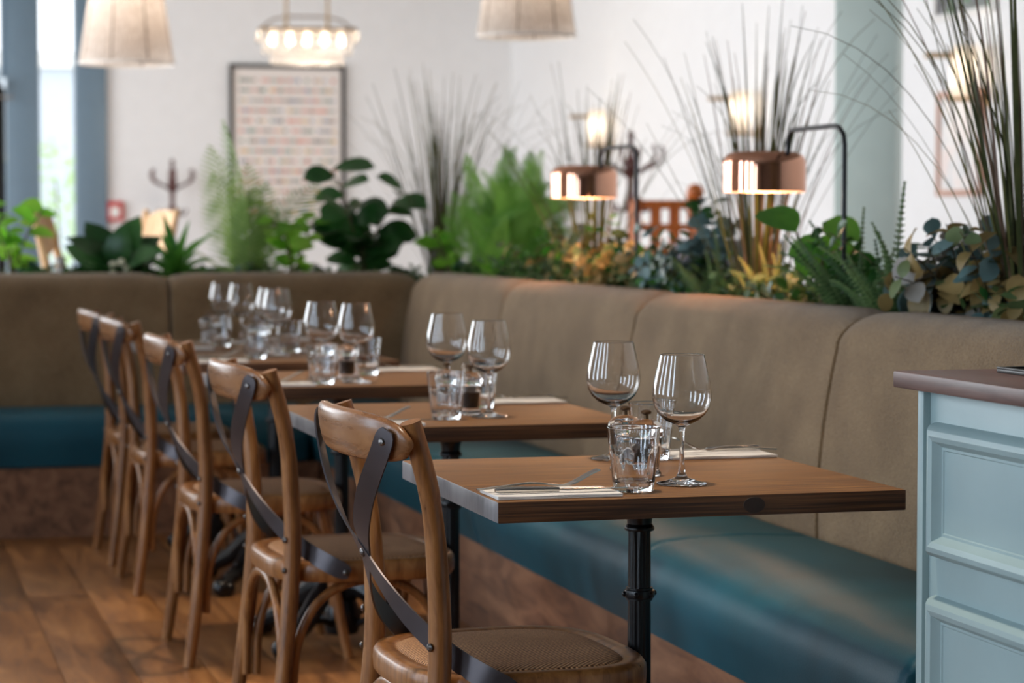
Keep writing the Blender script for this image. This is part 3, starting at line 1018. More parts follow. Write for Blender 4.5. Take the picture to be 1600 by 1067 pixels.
def fork_meshes():
    h = MB()
    pts = catmull([(-.10, 0, .005), (-.06, 0, .008), (-.01, 0, .0125), (.03, 0, .0085), (.045, 0, .0075)], 5)
    n = len(pts)
    h.ribbon(pts, [(0, 0, 1)] * n, [.0075 - .0028 * (i / (n - 1)) for i in range(n)], .0028)
    hd = MB()
    # palm of the fork, then four tines lifting upward
    pp = catmull([(.043, 0, .0075), (.055, 0, .0085), (.066, 0, .0125)], 4)
    hd.ribbon(pp, [(0, 0, 1)] * len(pp), [.006, .010, .014, .018, .020, .021, .021, .021, .021], .0022)
    tines = []
    for k in range(4):
        y_ = -.0090 + k * .0060
        tp = catmull([(.064, y_, .0118), (.078, y_, .0185), (.092, y_, .0255), (.106, y_ * .95, .031)], 3)
        tines.append(MB().ribbon(tp, [(0, 0, 1)] * len(tp), [.0038] * (len(tp) - 1) + [.0016], .0020).mesh('tine', M['silver']))
    return h.mesh('handle', M['silver']), hd.mesh('fork_head', M['silver']), tines
nap_me = napkin_mesh(); kn_h, kn_b = knife_meshes(); fk_h, fk_p, fk_t = fork_meshes()

TAB = ['nearest table', 'second table', 'third table', 'fourth table', 'last table by the back banquette']
def put_glass(kind, me, x_, y_, lb, rz, cat, grp):
    o = link(kind, me, None, (x_, y_, .7503), (0, 0, rz))
    tag(o, lb, cat, grp)
layouts = [
    dict(w=((1.318, 3.803), (1.336, 4.239)), t=((1.208, 3.724), (1.402, 4.215)), s=(1.293, 4.035), p=(1.302, 3.945)),
    dict(w=((1.358, 5.236), (1.366, 5.700 - .03)), t=((1.253, 5.209), (1.405, 5.50)), s=(1.300, 5.40), p=(1.332, 5.31)),
    dict(w=((1.303, 6.464), (1.240, 6.640)), t=((1.204, 6.440), (1.400, 6.80)), s=(1.268, 6.73), p=(1.302, 6.588)),
    dict(w=((1.323, 7.877), (1.335, 8.08)), t=((1.224, 7.709), (1.402, 8.09)), s=(1.26, 7.93), p=(1.29, 8.008)),
    dict(w=((1.318, 8.62), (1.285, 8.85)), t=((1.225, 8.50), (1.40, 8.84)), s=(1.21, 8.70), p=(1.24, 8.78)),
]
for i, lo in enumerate(layouts):
    tn = TAB[i]
    y0 = TY[i]
    put_glass('wine_glass', wine_me, *lo['w'][0], 'clear balloon wine glass nearer the camera on the ' + tn, 0.1 * i, 'wine glass', 'wine glasses on the tables')
    put_glass('wine_glass', wine_me, *lo['w'][1], 'clear balloon wine glass farther back on the ' + tn, 0.2 + i, 'wine glass', 'wine glasses on the tables')
    put_glass('tumbler', tumb_me, *lo['t'][0], 'fluted glass tumbler nearer the camera on the ' + tn, 0.25 + .1 * i, 'tumbler', 'tumblers on the tables')
    put_glass('tumbler', tumb_me, *lo['t'][1], 'fluted glass tumbler on the bench side of the ' + tn, 0.4 + .3 * i, 'tumbler', 'tumblers on the tables')
    for nm, c_, fill, fm in (('salt_jar', lo['s'], 'salt', salt_me), ('pepper_jar', lo['p'], 'peppercorns', pep_me)):
        t = thing(nm, ('small glass salt jar with domed lid on the ' if fill == 'salt' else 'small glass jar of dark peppercorns with domed lid on the ') + tn.split(' by')[0], 'jar', (c_[0], c_[1], .7503), 0, 'salt and pepper jars')
        link('jar_body', jar_me, t); link('lid', lid_me, t); link('knob', knob_me, t); link(fill, fm, t)
    rg = random.Random(60 + i)
    for side in (0, 1):
        if side == 0:
            nx, ny, rz = TX0 + .108, y0 + .078, R(rg.uniform(-2, 2))
            wd = 'chair side'
        else:
            nx, ny, rz = TX1 - .108, y0 + TL - .070, PI + R(rg.uniform(-2, 2))
            wd = 'bench side'
        if i == 0: rz = 0 if side == 0 else PI
        o = link('napkin', nap_me, None, (nx, ny, .7503), (0, 0, rz))
        tag(o, 'folded pale paper napkin on the %s of the %s' % (wd, tn), 'napkin', 'napkins on the tables')
        base = Matrix.Translation((nx, ny, .7503 + .0058)) @ Matrix.Rotation(rz, 4, 'Z')
        for nm, off, ang, lb in (('knife', (.008, -.022, 0), R(-1.5), 'steel table knife on the napkin, %s of the %s'), ('fork', (-.020, .012, 0), R(3), 'steel fork on the napkin, %s of the %s')):
            t = thing(nm, lb % (wd, tn), nm, group='cutlery on the napkins')
            t.matrix_basis = base @ Matrix.Translation(off) @ Matrix.Rotation(ang, 4, 'Z')
            if nm == 'knife':
                link('handle', kn_h, t); link('blade', kn_b, t)
            else:
                link('handle', fk_h, t); hd = link('fork_head', fk_p, t)
                for me in fk_t:
                    link('tine', me, hd)

# ------------------------------------------------------------------ painted cabinet at the right
CX, CY1, CY0 = 1.58, 3.448, 2.30
cb = thing('cabinet', 'duck egg blue panelled cabinet with dark wooden top at the right edge', 'cabinet', (CX, CY0, 0))
cw = .62
box_obj('carcass', .012, cw, .02, CY1 - CY0 - .012, 0.08, .929, M['cabinet_paint'], cb, .002)
box_obj('corner_post', 0, .03, CY1 - CY0 - .022, CY1 - CY0, .08, .929, M['cabinet_paint'], cb, .004)
box_obj('plinth', .04, cw, .02, CY1 - CY0 - .02, 0, .08, M['cabinet_paint'], cb)
box_obj('counter_top', -.022, cw + .02, -.02, CY1 - CY0 + .044, .929, .955, M['counter_wood'], cb, .004)
def panel_frame(y0, y1, z0, z1):
    """mitred bolection moulding around a recessed field, on the -x face."""
    prof = [(0.0, 0.012), (0.002, 0.003), (0.005, -.004), (0.011, -.010), (.019, -.012), (.027, -.009), (.032, -.001), (.036, .004), (.040, .004), (.044, .009), (.050, .0105), (.056, .0105), (.060, .014), (.066, .016)]
    loops = []
    for d, xx in prof:
        loops.append([(xx, y0 + d, z0 + d), (xx, y1 - d, z0 + d), (xx, y1 - d, z1 - d), (xx, y0 + d, z1 - d)])
    vs = [p for lp in loops for p in lp]; fs = []
    for q in range(len(loops) - 1):
        for k in range(4):
            l = (k + 1) % 4
            fs.append((q * 4 + k, q * 4 + l, q * 4 + 4 + l, q * 4 + 4 + k))
    return MB().add(vs, fs)
yA, yB = 0.10, CY1 - CY0 - .046
for z0, z1 in ((.673, .881), (.406, .614), (.139, .347)):
    d_ = bpy.data.objects.new('drawer_front', MB().box(.006, .0165, yA + .04, yB - .04, z0 + .04, z1 - .04).mesh('drawer_front', M['cabinet_paint']))
    COL.objects.link(d_); d_.parent = cb
    mo = link('moulding', panel_frame(yA, yB, z0, z1).mesh('moulding', M['cabinet_paint'], angle=25), d_)
tr = thing('serving_tray', 'shallow black tray on top of the painted cabinet', 'tray', (1.89, 3.14, .9553))
link('tray_base', MB().box(-.2, .2, -.26, .26, 0, .006).mesh('tray_base', M['black'], bevel=.002), tr)
for a in ((-.2, -.19, -.26, .26), (.19, .2, -.26, .26), (-.19, .19, -.26, -.25), (-.19, .19, .25, .26)):
    link('rim', MB().box(*a, .006, .009).mesh('rim', M['black'], bevel=.001), tr)

# ------------------------------------------------------------------ copper lamps on the planter
def copper_lamp(y_, lb):
    t = thing('copper_lamp', lb, 'lamp', (2.40, y_, .90), 0, 'copper lamps over the planter')
    zb, r = .370, .115
    h = .113
    prof = [(r, zb), (r, zb + h * .70), (r - .0025, zb + h * .79), (r - .009, zb + h * .88), (r - .020, zb + h * .945), (r - .036, zb + h * .975), (r - .07, zb + h * .99), (0, zb + h)]
    sh = link('lamp_shade', MB().lathe(prof, 48).mesh('lamp_shade', M['copper'], angle=60), t)
    prof2 = [(r - .0015, zb), (r - .003, zb + h * .68), (r - .022, zb + h * .86), (0, zb + h * .93)]
    link('shade_lining', MB().lathe(prof2, 40).mesh('shade_lining', M['copper_inside'], angle=60), sh)
    link('bulb', MB().sphere((0, 0, zb + .055), .024).mesh('bulb', M['bulb']), t)
    link('bulb_socket', MB().lathe([(0, zb + .075), (.014, zb + .075), (.014, zb + .10), (0, zb + .10)], 16).mesh('bulb_socket', M['black']), t)
    zt = .535
    P = [(.03, -.10, zb + h - .012), (.03, -.10, zt - .03), (.03, -.112, zt - .008), (.03, -.135, zt), (.03, -.2, zt), (.03, -.42, zt), (.03, -.455, zt - .006), (.03, -.483, zt - .024), (.03, -.49, zt - .05), (.03, -.49, 0.0)]
    link('arm', MB().tube(P, .0068, 10).mesh('arm', M['black'], angle=60), t)
    link('base', MB().lathe([(0, .0), (.05, .0), (.05, .012), (.012, .016), (0, .016)], 24, (.03, -.49, .0)).mesh('base', M['black']), t)
    pl = point_light('copper_lamp_light', (2.40, y_, .90 + zb + .012), 4.2, (1.0, .62, .36), .03)
    return t
copper_lamp(6.245, 'polished copper dome lamp nearer the sage column, on a thin black stand')
copper_lamp(7.955, 'polished copper dome lamp farther back, in front of the coat stand')

# ------------------------------------------------------------------ pendants and chandelier
def pendant(loc, r, lb):
    t = thing('pendant_lamp', lb, 'lamp', loc, 0, 'linen pendant lamps')
    h = .62; rt = r * .62
    n = 48
    vs = []
    prof = [(r, 0), (r - (r - rt) * .25, h * .25), (r - (r - rt) * .5, h * .5), (r - (r - rt) * .75, h * .75), (rt, h)]
    link('lamp_shade', MB().lathe(prof, n).mesh('lamp_shade', M['linen'], angle=60), t)
    for k in range(8):
        a = 2 * PI * k / 8 + .35
        link('rib', MB().tube([(r * .993 * math.cos(a), r * .993 * math.sin(a), .004), (rt * .993 * math.cos(a), rt * .993 * math.sin(a), h - .004)], .0035, 6).mesh('rib', M['knob']), t)
    hp = [(r * math.cos(2 * PI * k / 40), r * math.sin(2 * PI * k / 40), 0) for k in range(41)]
    link('hoop', MB().tube(hp, .005, 6).mesh('hoop', M['white']), t)
    link('bulb', MB().sphere((0, 0, .30), .045).mesh('bulb', M['bulb_soft']), t)
    link('socket', MB().lathe([(0, .34), (.022, .34), (.022, .42), (0, .42)], 16).mesh('socket', M['black']), t)
    link('cord', MB().tube([(0, 0, .42), (0, 0, CEIL - loc[2])], .004, 6).mesh('cord', M['black']), t)
    point_light('pendant_light', (loc[0], loc[1], loc[2] + .34), 9.0, (1.0, .86, .72), .05)
pendant((1.395, 13.10, 2.035), .255, 'tapered linen pendant shade at upper left, in front of the window posts')
pendant((3.145, 11.40, 2.09), .243, 'tapered linen pendant shade at top centre, in front of the wall corner')

ch = thing('chandelier', 'rectangular tiered crystal chandelier hanging before the framed print', 'chandelier', (3.775, 20.84, 2.52), R(-6))
box_obj('frame', -.42, .42, -.16, .16, .32, .345, M['brass'], ch, .004)
for s in (-1, 1):
    link('rod', MB().tube([(s * .18, 0, .345), (s * .18, 0, .47), (s * .18, 0, CEIL - 2.52)], [.018, .012, .008], 8).mesh('rod', M['brass']), ch)
    link('strut', MB().tube([(s * .40, 0, .345), (s * .30, 0, .42), (s * .18, 0, .45)], .008, 8).mesh('strut', M['brass']), ch)
link('crossbar', MB().tube([(-.18, 0, .45), (.18, 0, .45)], .008, 8).mesh('crossbar', M['brass']), ch)
def crystal_ring(hx, hy, z0, z1, n1, n2):
    mb = MB()
    def drop(x_, y_):
        mb.lathe([(0, z1), (.006, z1 - .006), (.013, (z0 + z1) / 2), (.009, z0 + .012), (0, z0)], 6, (x_, y_, 0))
    for i in range(n1):
        x_ = -hx + 2 * hx * i / (n1 - 1)
        drop(x_, -hy); drop(x_, hy)
    for i in range(1, n2):
        y_ = -hy + 2 * hy * i / n2
        drop(-hx, y_); drop(hx, y_)
    return mb
for hx, hy, z0, z1, n1, n2 in ((.42, .16, .22, .32, 32, 11), (.37, .13, .12, .235, 28, 9), (.30, .10, .03, .14, 22, 7)):
    o = link('crystal_tier', crystal_ring(hx, hy, z0, z1, n1, n2).mesh('crystal_tier', M['crystal'], smooth=False), ch)
    o['kind'] = 'stuff'
for k in range(5):
    link('bulb', MB().sphere((-.30 + .15 * k, 0, .24), .028, 10, 8, sz=1.5).mesh('bulb', emitter('chandelier_bulb', (1, .86, .66, 1), 14) if k == 0 else bpy.data.materials['chandelier_bulb']), ch)
point_light('chandelier_light', (3.775, 20.80, 2.42), 46, (1, .85, .66), .1)

# ------------------------------------------------------------------ wall sconces
def sconce(y_, zc, lb):
    t = thing('wall_sconce', lb, 'wall light', (XR, y_, zc), 0, 'brass wall sconces')
    link('wall_plate', MB().lathe([(0, 0), (.06, 0), (.06, .015), (0, .02)], 20).mesh('wall_plate', M['brass']), t, rot=(0, R(-90), 0), loc=(0, 0, -.15))
    link('arm', MB().tube([(0, 0, -.15), (-.26, 0, -.15)], .014, 8).mesh('arm', M['brass']), t)
    link('top_bar', MB().tube([(-.14, 0, .115), (-.40, 0, .11)], .017, 8).mesh('top_bar', M['brass']), t)
    link('glass_shade', MB().lathe([(.075, -.14), (.08, .17), (.077, .17), (.072, -.14), (.075, -.14)], 28, (-.15, 0, 0)).mesh('glass_shade', M['opal']), t)
    link('bulb', MB().sphere((-.15, 0, .03), .042, 12, 8, sz=2.2).mesh('bulb', M['bulb_soft']), t)
    point_light('sconce_light', (XR - .15, y_, zc + .03), 9, (1, .82, .62), .05)
sconce(21.0, 2.03, 'glass and brass wall sconce farthest along the white wall, behind the left copper lamp')
sconce(17.3, 2.01, 'middle glass and brass wall sconce, behind the tall reeds beside the nearer copper lamp')
sconce(13.45, 2.08, 'nearest glass and brass wall sconce, above the pink framed print')

# ------------------------------------------------------------------ framed prints
fp = thing('framed_print', 'large dark framed print of many rows of small coloured marks on the back wall', 'picture', (4.225, YB - .035, 1.138))
W2, HP = .594, 1.651
for a in ((-W2, -W2 + .04, 0, HP), (W2 - .04, W2, 0, HP)):
    box_obj('frame', a[0], a[1], -.025, .025, a[2], a[3], M['black'], fp)
for a in ((0, .04), (HP - .04, HP)):
    box_obj('frame', -W2 + .04, W2 - .04, -.025, .025, a[0], a[1], M['black'], fp)
pm = plain('glazed_print_paper', srgb(240, 232, 226), 0.12, 0, 0.01)
pr = box_obj('print', -W2 + .04, W2 - .04, -.005, .02, .04, HP - .04, pm, fp)
rg = random.Random(12)
cols = [(206, 96, 70), (216, 170, 80), (96, 136, 120), (150, 108, 92), (110, 128, 164), (220, 130, 104), (140, 140, 126), (92, 86, 84)]
mb = MB()
nr = 14
for r_ in range(nr):
    zz = HP - .16 - r_ * (HP - .32) / (nr - 1)
    for k in range(22):
        if rg.random() < .12: continue
        xx = -W2 + .12 + k * (2 * W2 - .24) / 21
        ww = rg.uniform(.012, .021); hh = rg.uniform(.010, .020)
        mb.box(xx - ww, xx + ww, -.0065, -.0045, zz - hh, zz + hh, rg.randrange(8))
o = link('printed_marks', mb.mesh('printed_marks', [plain('print_ink', srgb(*c), 0.3) for c in cols], smooth=False), pr)
o['kind'] = 'stuff'

def side_picture(yc, zc, hw, hh, fm, lb, art):
    t = thing('framed_picture', lb, 'picture', (XR - .02, yc, zc))
    fw = .035
    for a, b in ((-hw, -hw + fw), (hw - fw, hw)):
        box_obj('frame', -.018, .018, a, b, -hh, hh, fm, t)
    for a, b in ((-hh, -hh + fw), (hh - fw, hh)):
        box_obj('frame', -.018, .018, -hw + fw, hw - fw, a, b, fm, t)
    box_obj('print', -.004, .015, -hw + fw, hw - fw, -hh + fw, hh - fw, art, t)
    return t
pk = plain('pink_frame_wood', srgb(196, 150, 128), 0.5, 0, .05)
def art(name, a, b, c, sc=5):
    t = NT(name)
    v = t.coords((1, 1, 1))
    t.l(t.ramp(t.noise(v, sc, 3, .6, .8), [(.38, a), (.5, b), (.64, c)]), t.p.inputs['Base Color'])
    t.set(Roughness=.3)
    return t.m
side_picture(13.76, 1.678, .315, .325, pk, 'pale print in a pinkish wooden frame on the right white wall', art('pale_art', srgb(236, 220, 214), srgb(240, 234, 230), srgb(214, 216, 218)))
side_picture(13.72, 2.80, .42, .35, M['white'], 'grey and green photograph high on the right white wall, cut by the frame top', art('green_art', srgb(70, 72, 76), srgb(130, 130, 132), srgb(60, 120, 60), 4))

fc = thing('fire_call_point', 'small red and white fire call point on the back wall by the window post', 'fire alarm', (2.475, YB - .02, 1.30))
box_obj('box', -.085, .085, -.03, .018, -.1, .1, M['red'], fc, .006)
box_obj('button_plate', -.045, .045, -.036, -.03, -.06, .045, M['white'], fc)

# ------------------------------------------------------------------ coat stands
def coat_stand(x_, y_, lb, rz):
    t = thing('coat_stand', lb, 'coat stand', (x_, y_, 0), rz, 'bentwood coat stands')
    m_ = M['red_wood']
    link('pole', MB().lathe([(0, .05), (.022, .05), (.024, .4), (.022, 1.25), (.036, 1.28), (.036, 1.34), (.024, 1.36), (.026, 1.50), (.046, 1.53), (.046, 1.60), (.022, 1.64), (.018, 1.76), (.026, 1.79), (.0, 1.82)], 16).mesh('pole', m_), t)
    hk = MB().tube(catmull([(.02, 0, 1.50), (.08, 0, 1.54), (.15, 0, 1.57), (.21, 0, 1.60), (.235, 0, 1.66), (.215, 0, 1.71)], 4), .011, 8).mesh('hook', m_)
    lk = MB().tube(catmull([(.02, 0, 1.30), (.07, 0, 1.27), (.12, 0, 1.27), (.14, 0, 1.32)], 4), .010, 8).mesh('hook', m_)
    lg = MB().tube(catmull([(.0, 0, .55), (.05, 0, .42), (.07, 0, .22), (.14, 0, .06), (.26, 0, .014)], 4), .014, 8).mesh('leg', m_)
    for k in range(6):
        link('hook', hk, t, rot=(0, 0, R(60 * k + 12)))
    for k in range(6):
        link('hook', lk, t, rot=(0, 0, R(60 * k + 42)))
    for k in range(4):
        link('leg', lg, t, rot=(0, 0, R(90 * k + 20)))
coat_stand(3.0, 24.05, 'dark red wooden coat stand against the back wall, left of the framed print', .3)
coat_stand(5.09, 15.77, 'dark bentwood coat stand by the right wall, behind the left copper lamp', .8)

# ------------------------------------------------------------------ chairs of the far room
hc = thing('high_chair', 'orange wooden high chair with open lattice sides, beyond the planter', 'high chair', (4.50, 13.31, 0), R(-14))
m_ = M['orange_wood']
for sx in (-1, 1):
    for sy in (-1, 1):
        hh = 1.36 if sx > 0 else 1.30
        link('leg', MB().tube([(sx * .235, sy * .24, 0), (sx * .19, sy * .19, .75), (sx * .165, sy * .17, hh)], [.022, .024, .022], 10).mesh('leg', m_), hc)
    link('finial', MB().sphere((sx * .165, -.17, 1.36 if sx > 0 else 1.30), .032 if sx < 0 else .05, 12, 8).mesh('finial', m_), hc)
for sy in (-1, 1):
    for z_, hh in ((1.29, .05), (1.16, .04), (1.02, .05), (.6, .04)):
        box_obj('rail', -.19, .19, sy * .17 - .012, sy * .17 + .012, z_ - hh / 2, z_ + hh / 2, m_, hc, .003)
    for x_ in (-.05, .06):
        box_obj('slat', x_ - .018, x_ + .018, sy * .17 - .010, sy * .17 + .010, 1.03, 1.28, m_, hc, .002)
for sx in (-1, 1):
    for z_ in (1.26, 1.02, .55):
        box_obj('rail', sx * .17 - .012, sx * .17 + .012, -.17, .17, z_ - .022, z_ + .022, m_, hc, .003)
box_obj('seat', -.19, .19, -.18, .18, .78, .80, m_, hc, .004)

bo = thing('booth_seat', 'grey lilac upholstered booth back left of the sage column', 'booth', (4.38, 11.9, 0), R(-14))
link('back', MB().box(-.28, .28, -.06, .06, .3, 1.10).mesh('back', M['grey_fabric'], bevel=.03), bo)
for k in range(3):
    link('back_pad', MB().box(-.27 + k * .18, -.095 + k * .18, -.10, -.05, .5, 1.08).mesh('back_pad', M['grey_fabric'], bevel=.02), bo)
link('seat', MB().box(-.28, .28, -.5, -.06, .3, .48).mesh('seat', M['grey_fabric'], bevel=.03), bo)
link('base', MB().box(-.26, .26, -.46, .04, 0, .3).mesh('base', M['black']), bo)

def bar_chair(x_, y_, rz, lb):
    t = thing('bar_chair', lb, 'bar chair', (x_, y_, 0), rz, 'blond bar chairs')
    m_ = M['blond_wood']
    for sx in (-1, 1):
        link('leg', MB().tube([(sx * .22, -.20, 0), (sx * .17, -.15, .76)], [.016, .019], 10).mesh('leg', m_), t)
        link('leg', MB().tube([(sx * .22, .24, 0), (sx * .17, .17, .74), (sx * .165, .20, 1.0), (sx * .155, .26, 1.25)], [.016, .02, .019, .016], 10).mesh('leg', m_), t)
        link('footrest', MB().tube([(sx * .205, -.18, .28), (sx * .2, .21, .30)], .011, 8).mesh('footrest', m_), t)
    link('footrest', MB().tube([(-.205, -.185, .26), (.205, -.185, .26)], .011, 8).mesh('footrest', m_), t)
    link('seat', MB().lathe([(0, .755), (.19, .755), (.205, .765), (.205, .78), (.19, .79), (0, .782)], 28).mesh('seat', m_), t)
    pts = [(-.17 + .34 * k / 8, .225 + .045 * math.sin(PI * k / 8), 1.14) for k in range(9)]
    link('backrest', MB().ribbon(pts, [(0, 1, -.2)] * 9, [.10, .16, .2, .22, .22, .22, .2, .16, .10], .014).mesh('backrest', m_, angle=60), t)
bar_chair(1.02, 10.80, R(75), 'blond wooden bar chair seen edge on before the window post')
bar_chair(1.22, 12.05, R(-68), 'blond wooden bar chair with curved back behind the dark leaved plant')

# ------------------------------------------------------------------ plants
PZ = 0.895
def blade_mesh(L, bend, w, seed):
    rg = random.Random(seed)
    n = 12
    pts = []; ang = R(rg.uniform(1, 4)); p = Vector((0, 0, 0))
    side = rg.uniform(-.12, .12)
    for i in range(n + 1):
        pts.append(p.copy())
        t = i / n
        ang += bend * (t ** 1.8) / n * 2.6
        p = p + Vector((math.sin(ang), side * t * .3, math.cos(ang))) * (L / n)
    ws = [w * (0.75 + .25 * min(1, 4 * i / n)) * (1 - (i / n) ** 2.2 * .88) for i in range(n + 1)]
    return MB().ribbon(pts, [(0, 1, 0) if False else (1, 0, .2)] * (n + 1), ws, .0012).mesh('blade', M['grass'], angle=80)
BL = [blade_mesh(1.0, b, .0088, 100 + k) for k, b in enumerate((.05, .12, .2, .3, .42, .6, .85, 1.25))]
BLB = []
for k in (1, 2, 4):
    me = BL[k].copy(); me.materials.clear(); me.materials.append(M['grass_brown']); BLB.append(me)
def reeds(x_, y_, h, n, spread, seed, lb, extra=(), wide=1.0):
    rg = random.Random(seed)
    t = thing('reed_grass', lb, 'grass', (x_, y_, PZ), 0, 'tall reed clumps in the planters')
    for k in range(n):
        a = rg.uniform(0, 2 * PI)
        lean = abs(rg.gauss(0, spread))
        s = h * rg.uniform(.55, 1.08)
        rr = rg.uniform(0, .055)
        q = min(7, int(rg.random() ** 1.5 * 8))
        me = BL[q] if rg.random() > .2 else rg.choice(BLB)
        m4 = Matrix.Translation((rr * math.cos(a), rr * math.sin(a), 0)) @ Matrix.Rotation(a, 4, 'Z') @ Matrix.Rotation(lean, 4, 'Y') @ Matrix.Diagonal((s, s * wide, s, 1))
        link('blade', me, t, mat=m4)
    for (az, ln, s, q) in extra:
        m4 = Matrix.Rotation(az, 4, 'Z') @ Matrix.Rotation(ln, 4, 'Y') @ Matrix.Diagonal((s, s, s, 1))
        link('blade', BL[q], t, mat=m4)
    return t
LFT = R(165)     # toward the left of the picture
RGT = R(-15)
reeds(2.50, 6.56, .88, 105, .17, 1, 'tall reed clump behind the nearer copper lamp', [(LFT, .22, .95, 4), (LFT, .3, .9, 3), (RGT, .25, .9, 3), (RGT, .33, .85, 4), (RGT, .4, .8, 3)])
reeds(2.52, 8.25, .80, 84, .17, 2, 'reed clump behind the farther copper lamp', [(LFT, .35, .75, 5), (LFT, .25, .8, 6), (RGT, .28, .8, 4), (RGT, .36, .78, 3)])
reeds(2.40, 10.05, .90, 110, .15, 3, 'reed clump at the corner of the planters, beside the feathery fern', [(LFT, .3, .9, 5), (LFT, .42, .82, 4), (LFT, .52, .75, 4), (RGT, .4, .9, 6), (RGT, .3, .9, 7)])
reeds(2.52, 4.93, 1.12, 88, .17, 4, 'tallest reed clump, at the right edge above the silver eucalyptus', [(LFT, .30, .95, 7), (LFT, .20, 1.05, 7), (LFT, .36, .80, 7), (R(150), .34, .8, 5), (R(175), .26, 1.0, 5), (LFT, .16, 1.1, 5), (R(185), .22, .95, 6), (R(172), .12, 1.1, 4)])

def leaf_set(name, L, W, m, variants=3, **kw):
    out = []
    for k in range(variants):
        kk = dict(kw)
        kk['curl'] = kw.get('curl', .3) * (0.6 + .5 * k)
        out.append(leaf_geo(L, W, **kk).mesh('leaf', m, angle=180))
    return out
LF = {
    'dark': leaf_set('leaf', .20, .115, M['leaf_dark'], curl=.6, fold=.25, tip=.8, pos=.45),
    'fig': leaf_set('leaf', .17, .115, M['leaf_dark'], curl=.5, fold=.2, tip=.5, pos=.6),
    'bright': leaf_set('leaf', .085, .06, M['leaf_bright'], curl=.5, fold=.2, tip=.7, pos=.4),
    'lily': leaf_set('leaf', .22, .034, M['leaf_mid'], curl=.7, fold=.5, tip=.9, pos=.35),
    'lilyb': leaf_set('leaf', .20, .030, M['leaf_bright'], curl=.7, fold=.5, tip=.9, pos=.35),
    'silver': leaf_set('leaf', .055, .046, M['leaf_silver'], curl=.4, fold=.12, tip=.5, pos=.45),
    'mauve': leaf_set('leaf', .058, .05, M['leaf_mauve'], curl=.4, fold=.12, tip=.5, pos=.45),
    'gold': leaf_set('leaf', .065, .045, M['leaf_gold'], curl=1.2, fold=.3, tip=.6, pos=.45),
    'olive': leaf_set('leaf', .050, .034, M['leaf_olive'], curl=.4, fold=.2, tip=.6, pos=.45),
    'green': leaf_set('leaf', .055, .036, M['leaf_dark'], curl=.4, fold=.2, tip=.6, pos=.45),
    'mid': leaf_set('leaf', .05, .032, M['leaf_mid'], curl=.4, fold=.2, tip=.6, pos=.45),
    'round': leaf_set('leaf', .115, .12, M['leaf_mid'], curl=.5, fold=.15, tip=.4, pos=.5),
}
stem_cache = {}
def stem_obj(parent, pts, r, name='stem', m=None):
    return link(name, MB().tube(pts, [r * (1 - .5 * i / (len(pts) - 1)) for i in range(len(pts))], 6).mesh(name, m or M['stem']), parent)

def sprig_bush(name, x_, y_, lb, cat, kinds, n_sprigs, h, lean, leaves, seed, ls=1.0, pair=True, aim=None):
    """bush of arching sprigs; every leaf an object under its sprig."""
    rg = random.Random(seed)
    t = thing(name, lb, cat, (x_, y_, PZ))
    for k in range(n_sprigs):
        az = rg.uniform(0, 2 * PI) if aim is None else rg.gauss(*aim)
        L = h * rg.uniform(.6, 1.1); ln = abs(rg.gauss(lean, .25))
        pts = []
        p = Vector((rg.uniform(-.03, .03), rg.uniform(-.03, .03), 0)); ang = ln * .3
        m = 7
        for i in range(m):
            pts.append(p.copy())
            ang += ln * .25
            p = p + Vector((math.cos(az) * math.sin(ang), math.sin(az) * math.sin(ang), math.cos(ang))) * (L / (m - 1))
        sp = stem_obj(t, pts, .0028, 'sprig')
        cur = catmull(pts, 4)
        for i in range(leaves):
            tt = .18 + .82 * (i + .5) / leaves
            q = cur[min(len(cur) - 1, int(tt * (len(cur) - 1)))]
            q2 = cur[min(len(cur) - 1, int(tt * (len(cur) - 1)) + 1)]
            ax = (q2 - q).normalized() if (q2 - q).length > 1e-6 else Vector((0, 0, 1))
            kd = rg.choice(kinds)
            base = rg.uniform(0, 6.28)
            for e in ((0, PI) if pair else (0,)):
                a = base + e
                sd = ax.orthogonal().normalized()
                d = Matrix.Rotation(a, 3, ax) @ sd
                d = (d + ax * rg.uniform(.1, .6)).normalized()
                s = ls * rg.uniform(.7, 1.2) * (1.1 - .35 * tt)
                link('leaf', rg.choice(LF[kd]), sp, mat=orient(q, d, ax, rg.uniform(-.5, .5), s))
    return t

def frond_geo(L, n, lw, ll, droop, m, name='frond', feather=False, taper=.9):
    mb = MB()
    pts = []
    p = Vector((0, 0, 0)); ang = 0.0
    for i in range(n + 1):
        pts.append(p.copy())
        ang += droop / n * (0.4 + 1.2 * i / n)
        p = p + Vector((math.cos(ang), 0, -math.sin(ang))) * (L / n)
    mb.tube(pts[::max(1, n // 10)] + [pts[-1]], .0022, 5)
    for i in range(2, n + 1):
        t = i / n
        w = math.sin(PI * min(1, t * .82 + .16)) ** .8 if feather else (1 - taper * t)
        lf = ll * max(.12, w)
        tg = (pts[i] - pts[i - 1]).normalized()
        for s in (-1, 1):
            d = (Vector((0, s, 0)) * .95 + tg * (.25 if not feather else .55) + Vector((0, 0, -.12))).normalized()
            nrm = tg.cross(Vector((0, s, 0))).normalized() * s
            a = pts[i]; b = a + d * lf * .5 + nrm * 0.002; c = a + d * lf + Vector((0, 0, -.12 * lf))
            hw = tg * lw * .5
            mb.add([a - hw * .6, a + hw * .6, b + hw, b - hw, c], [(0, 1, 2, 3), (3, 2, 4)])
    return mb.mesh(name, m, smooth=False)
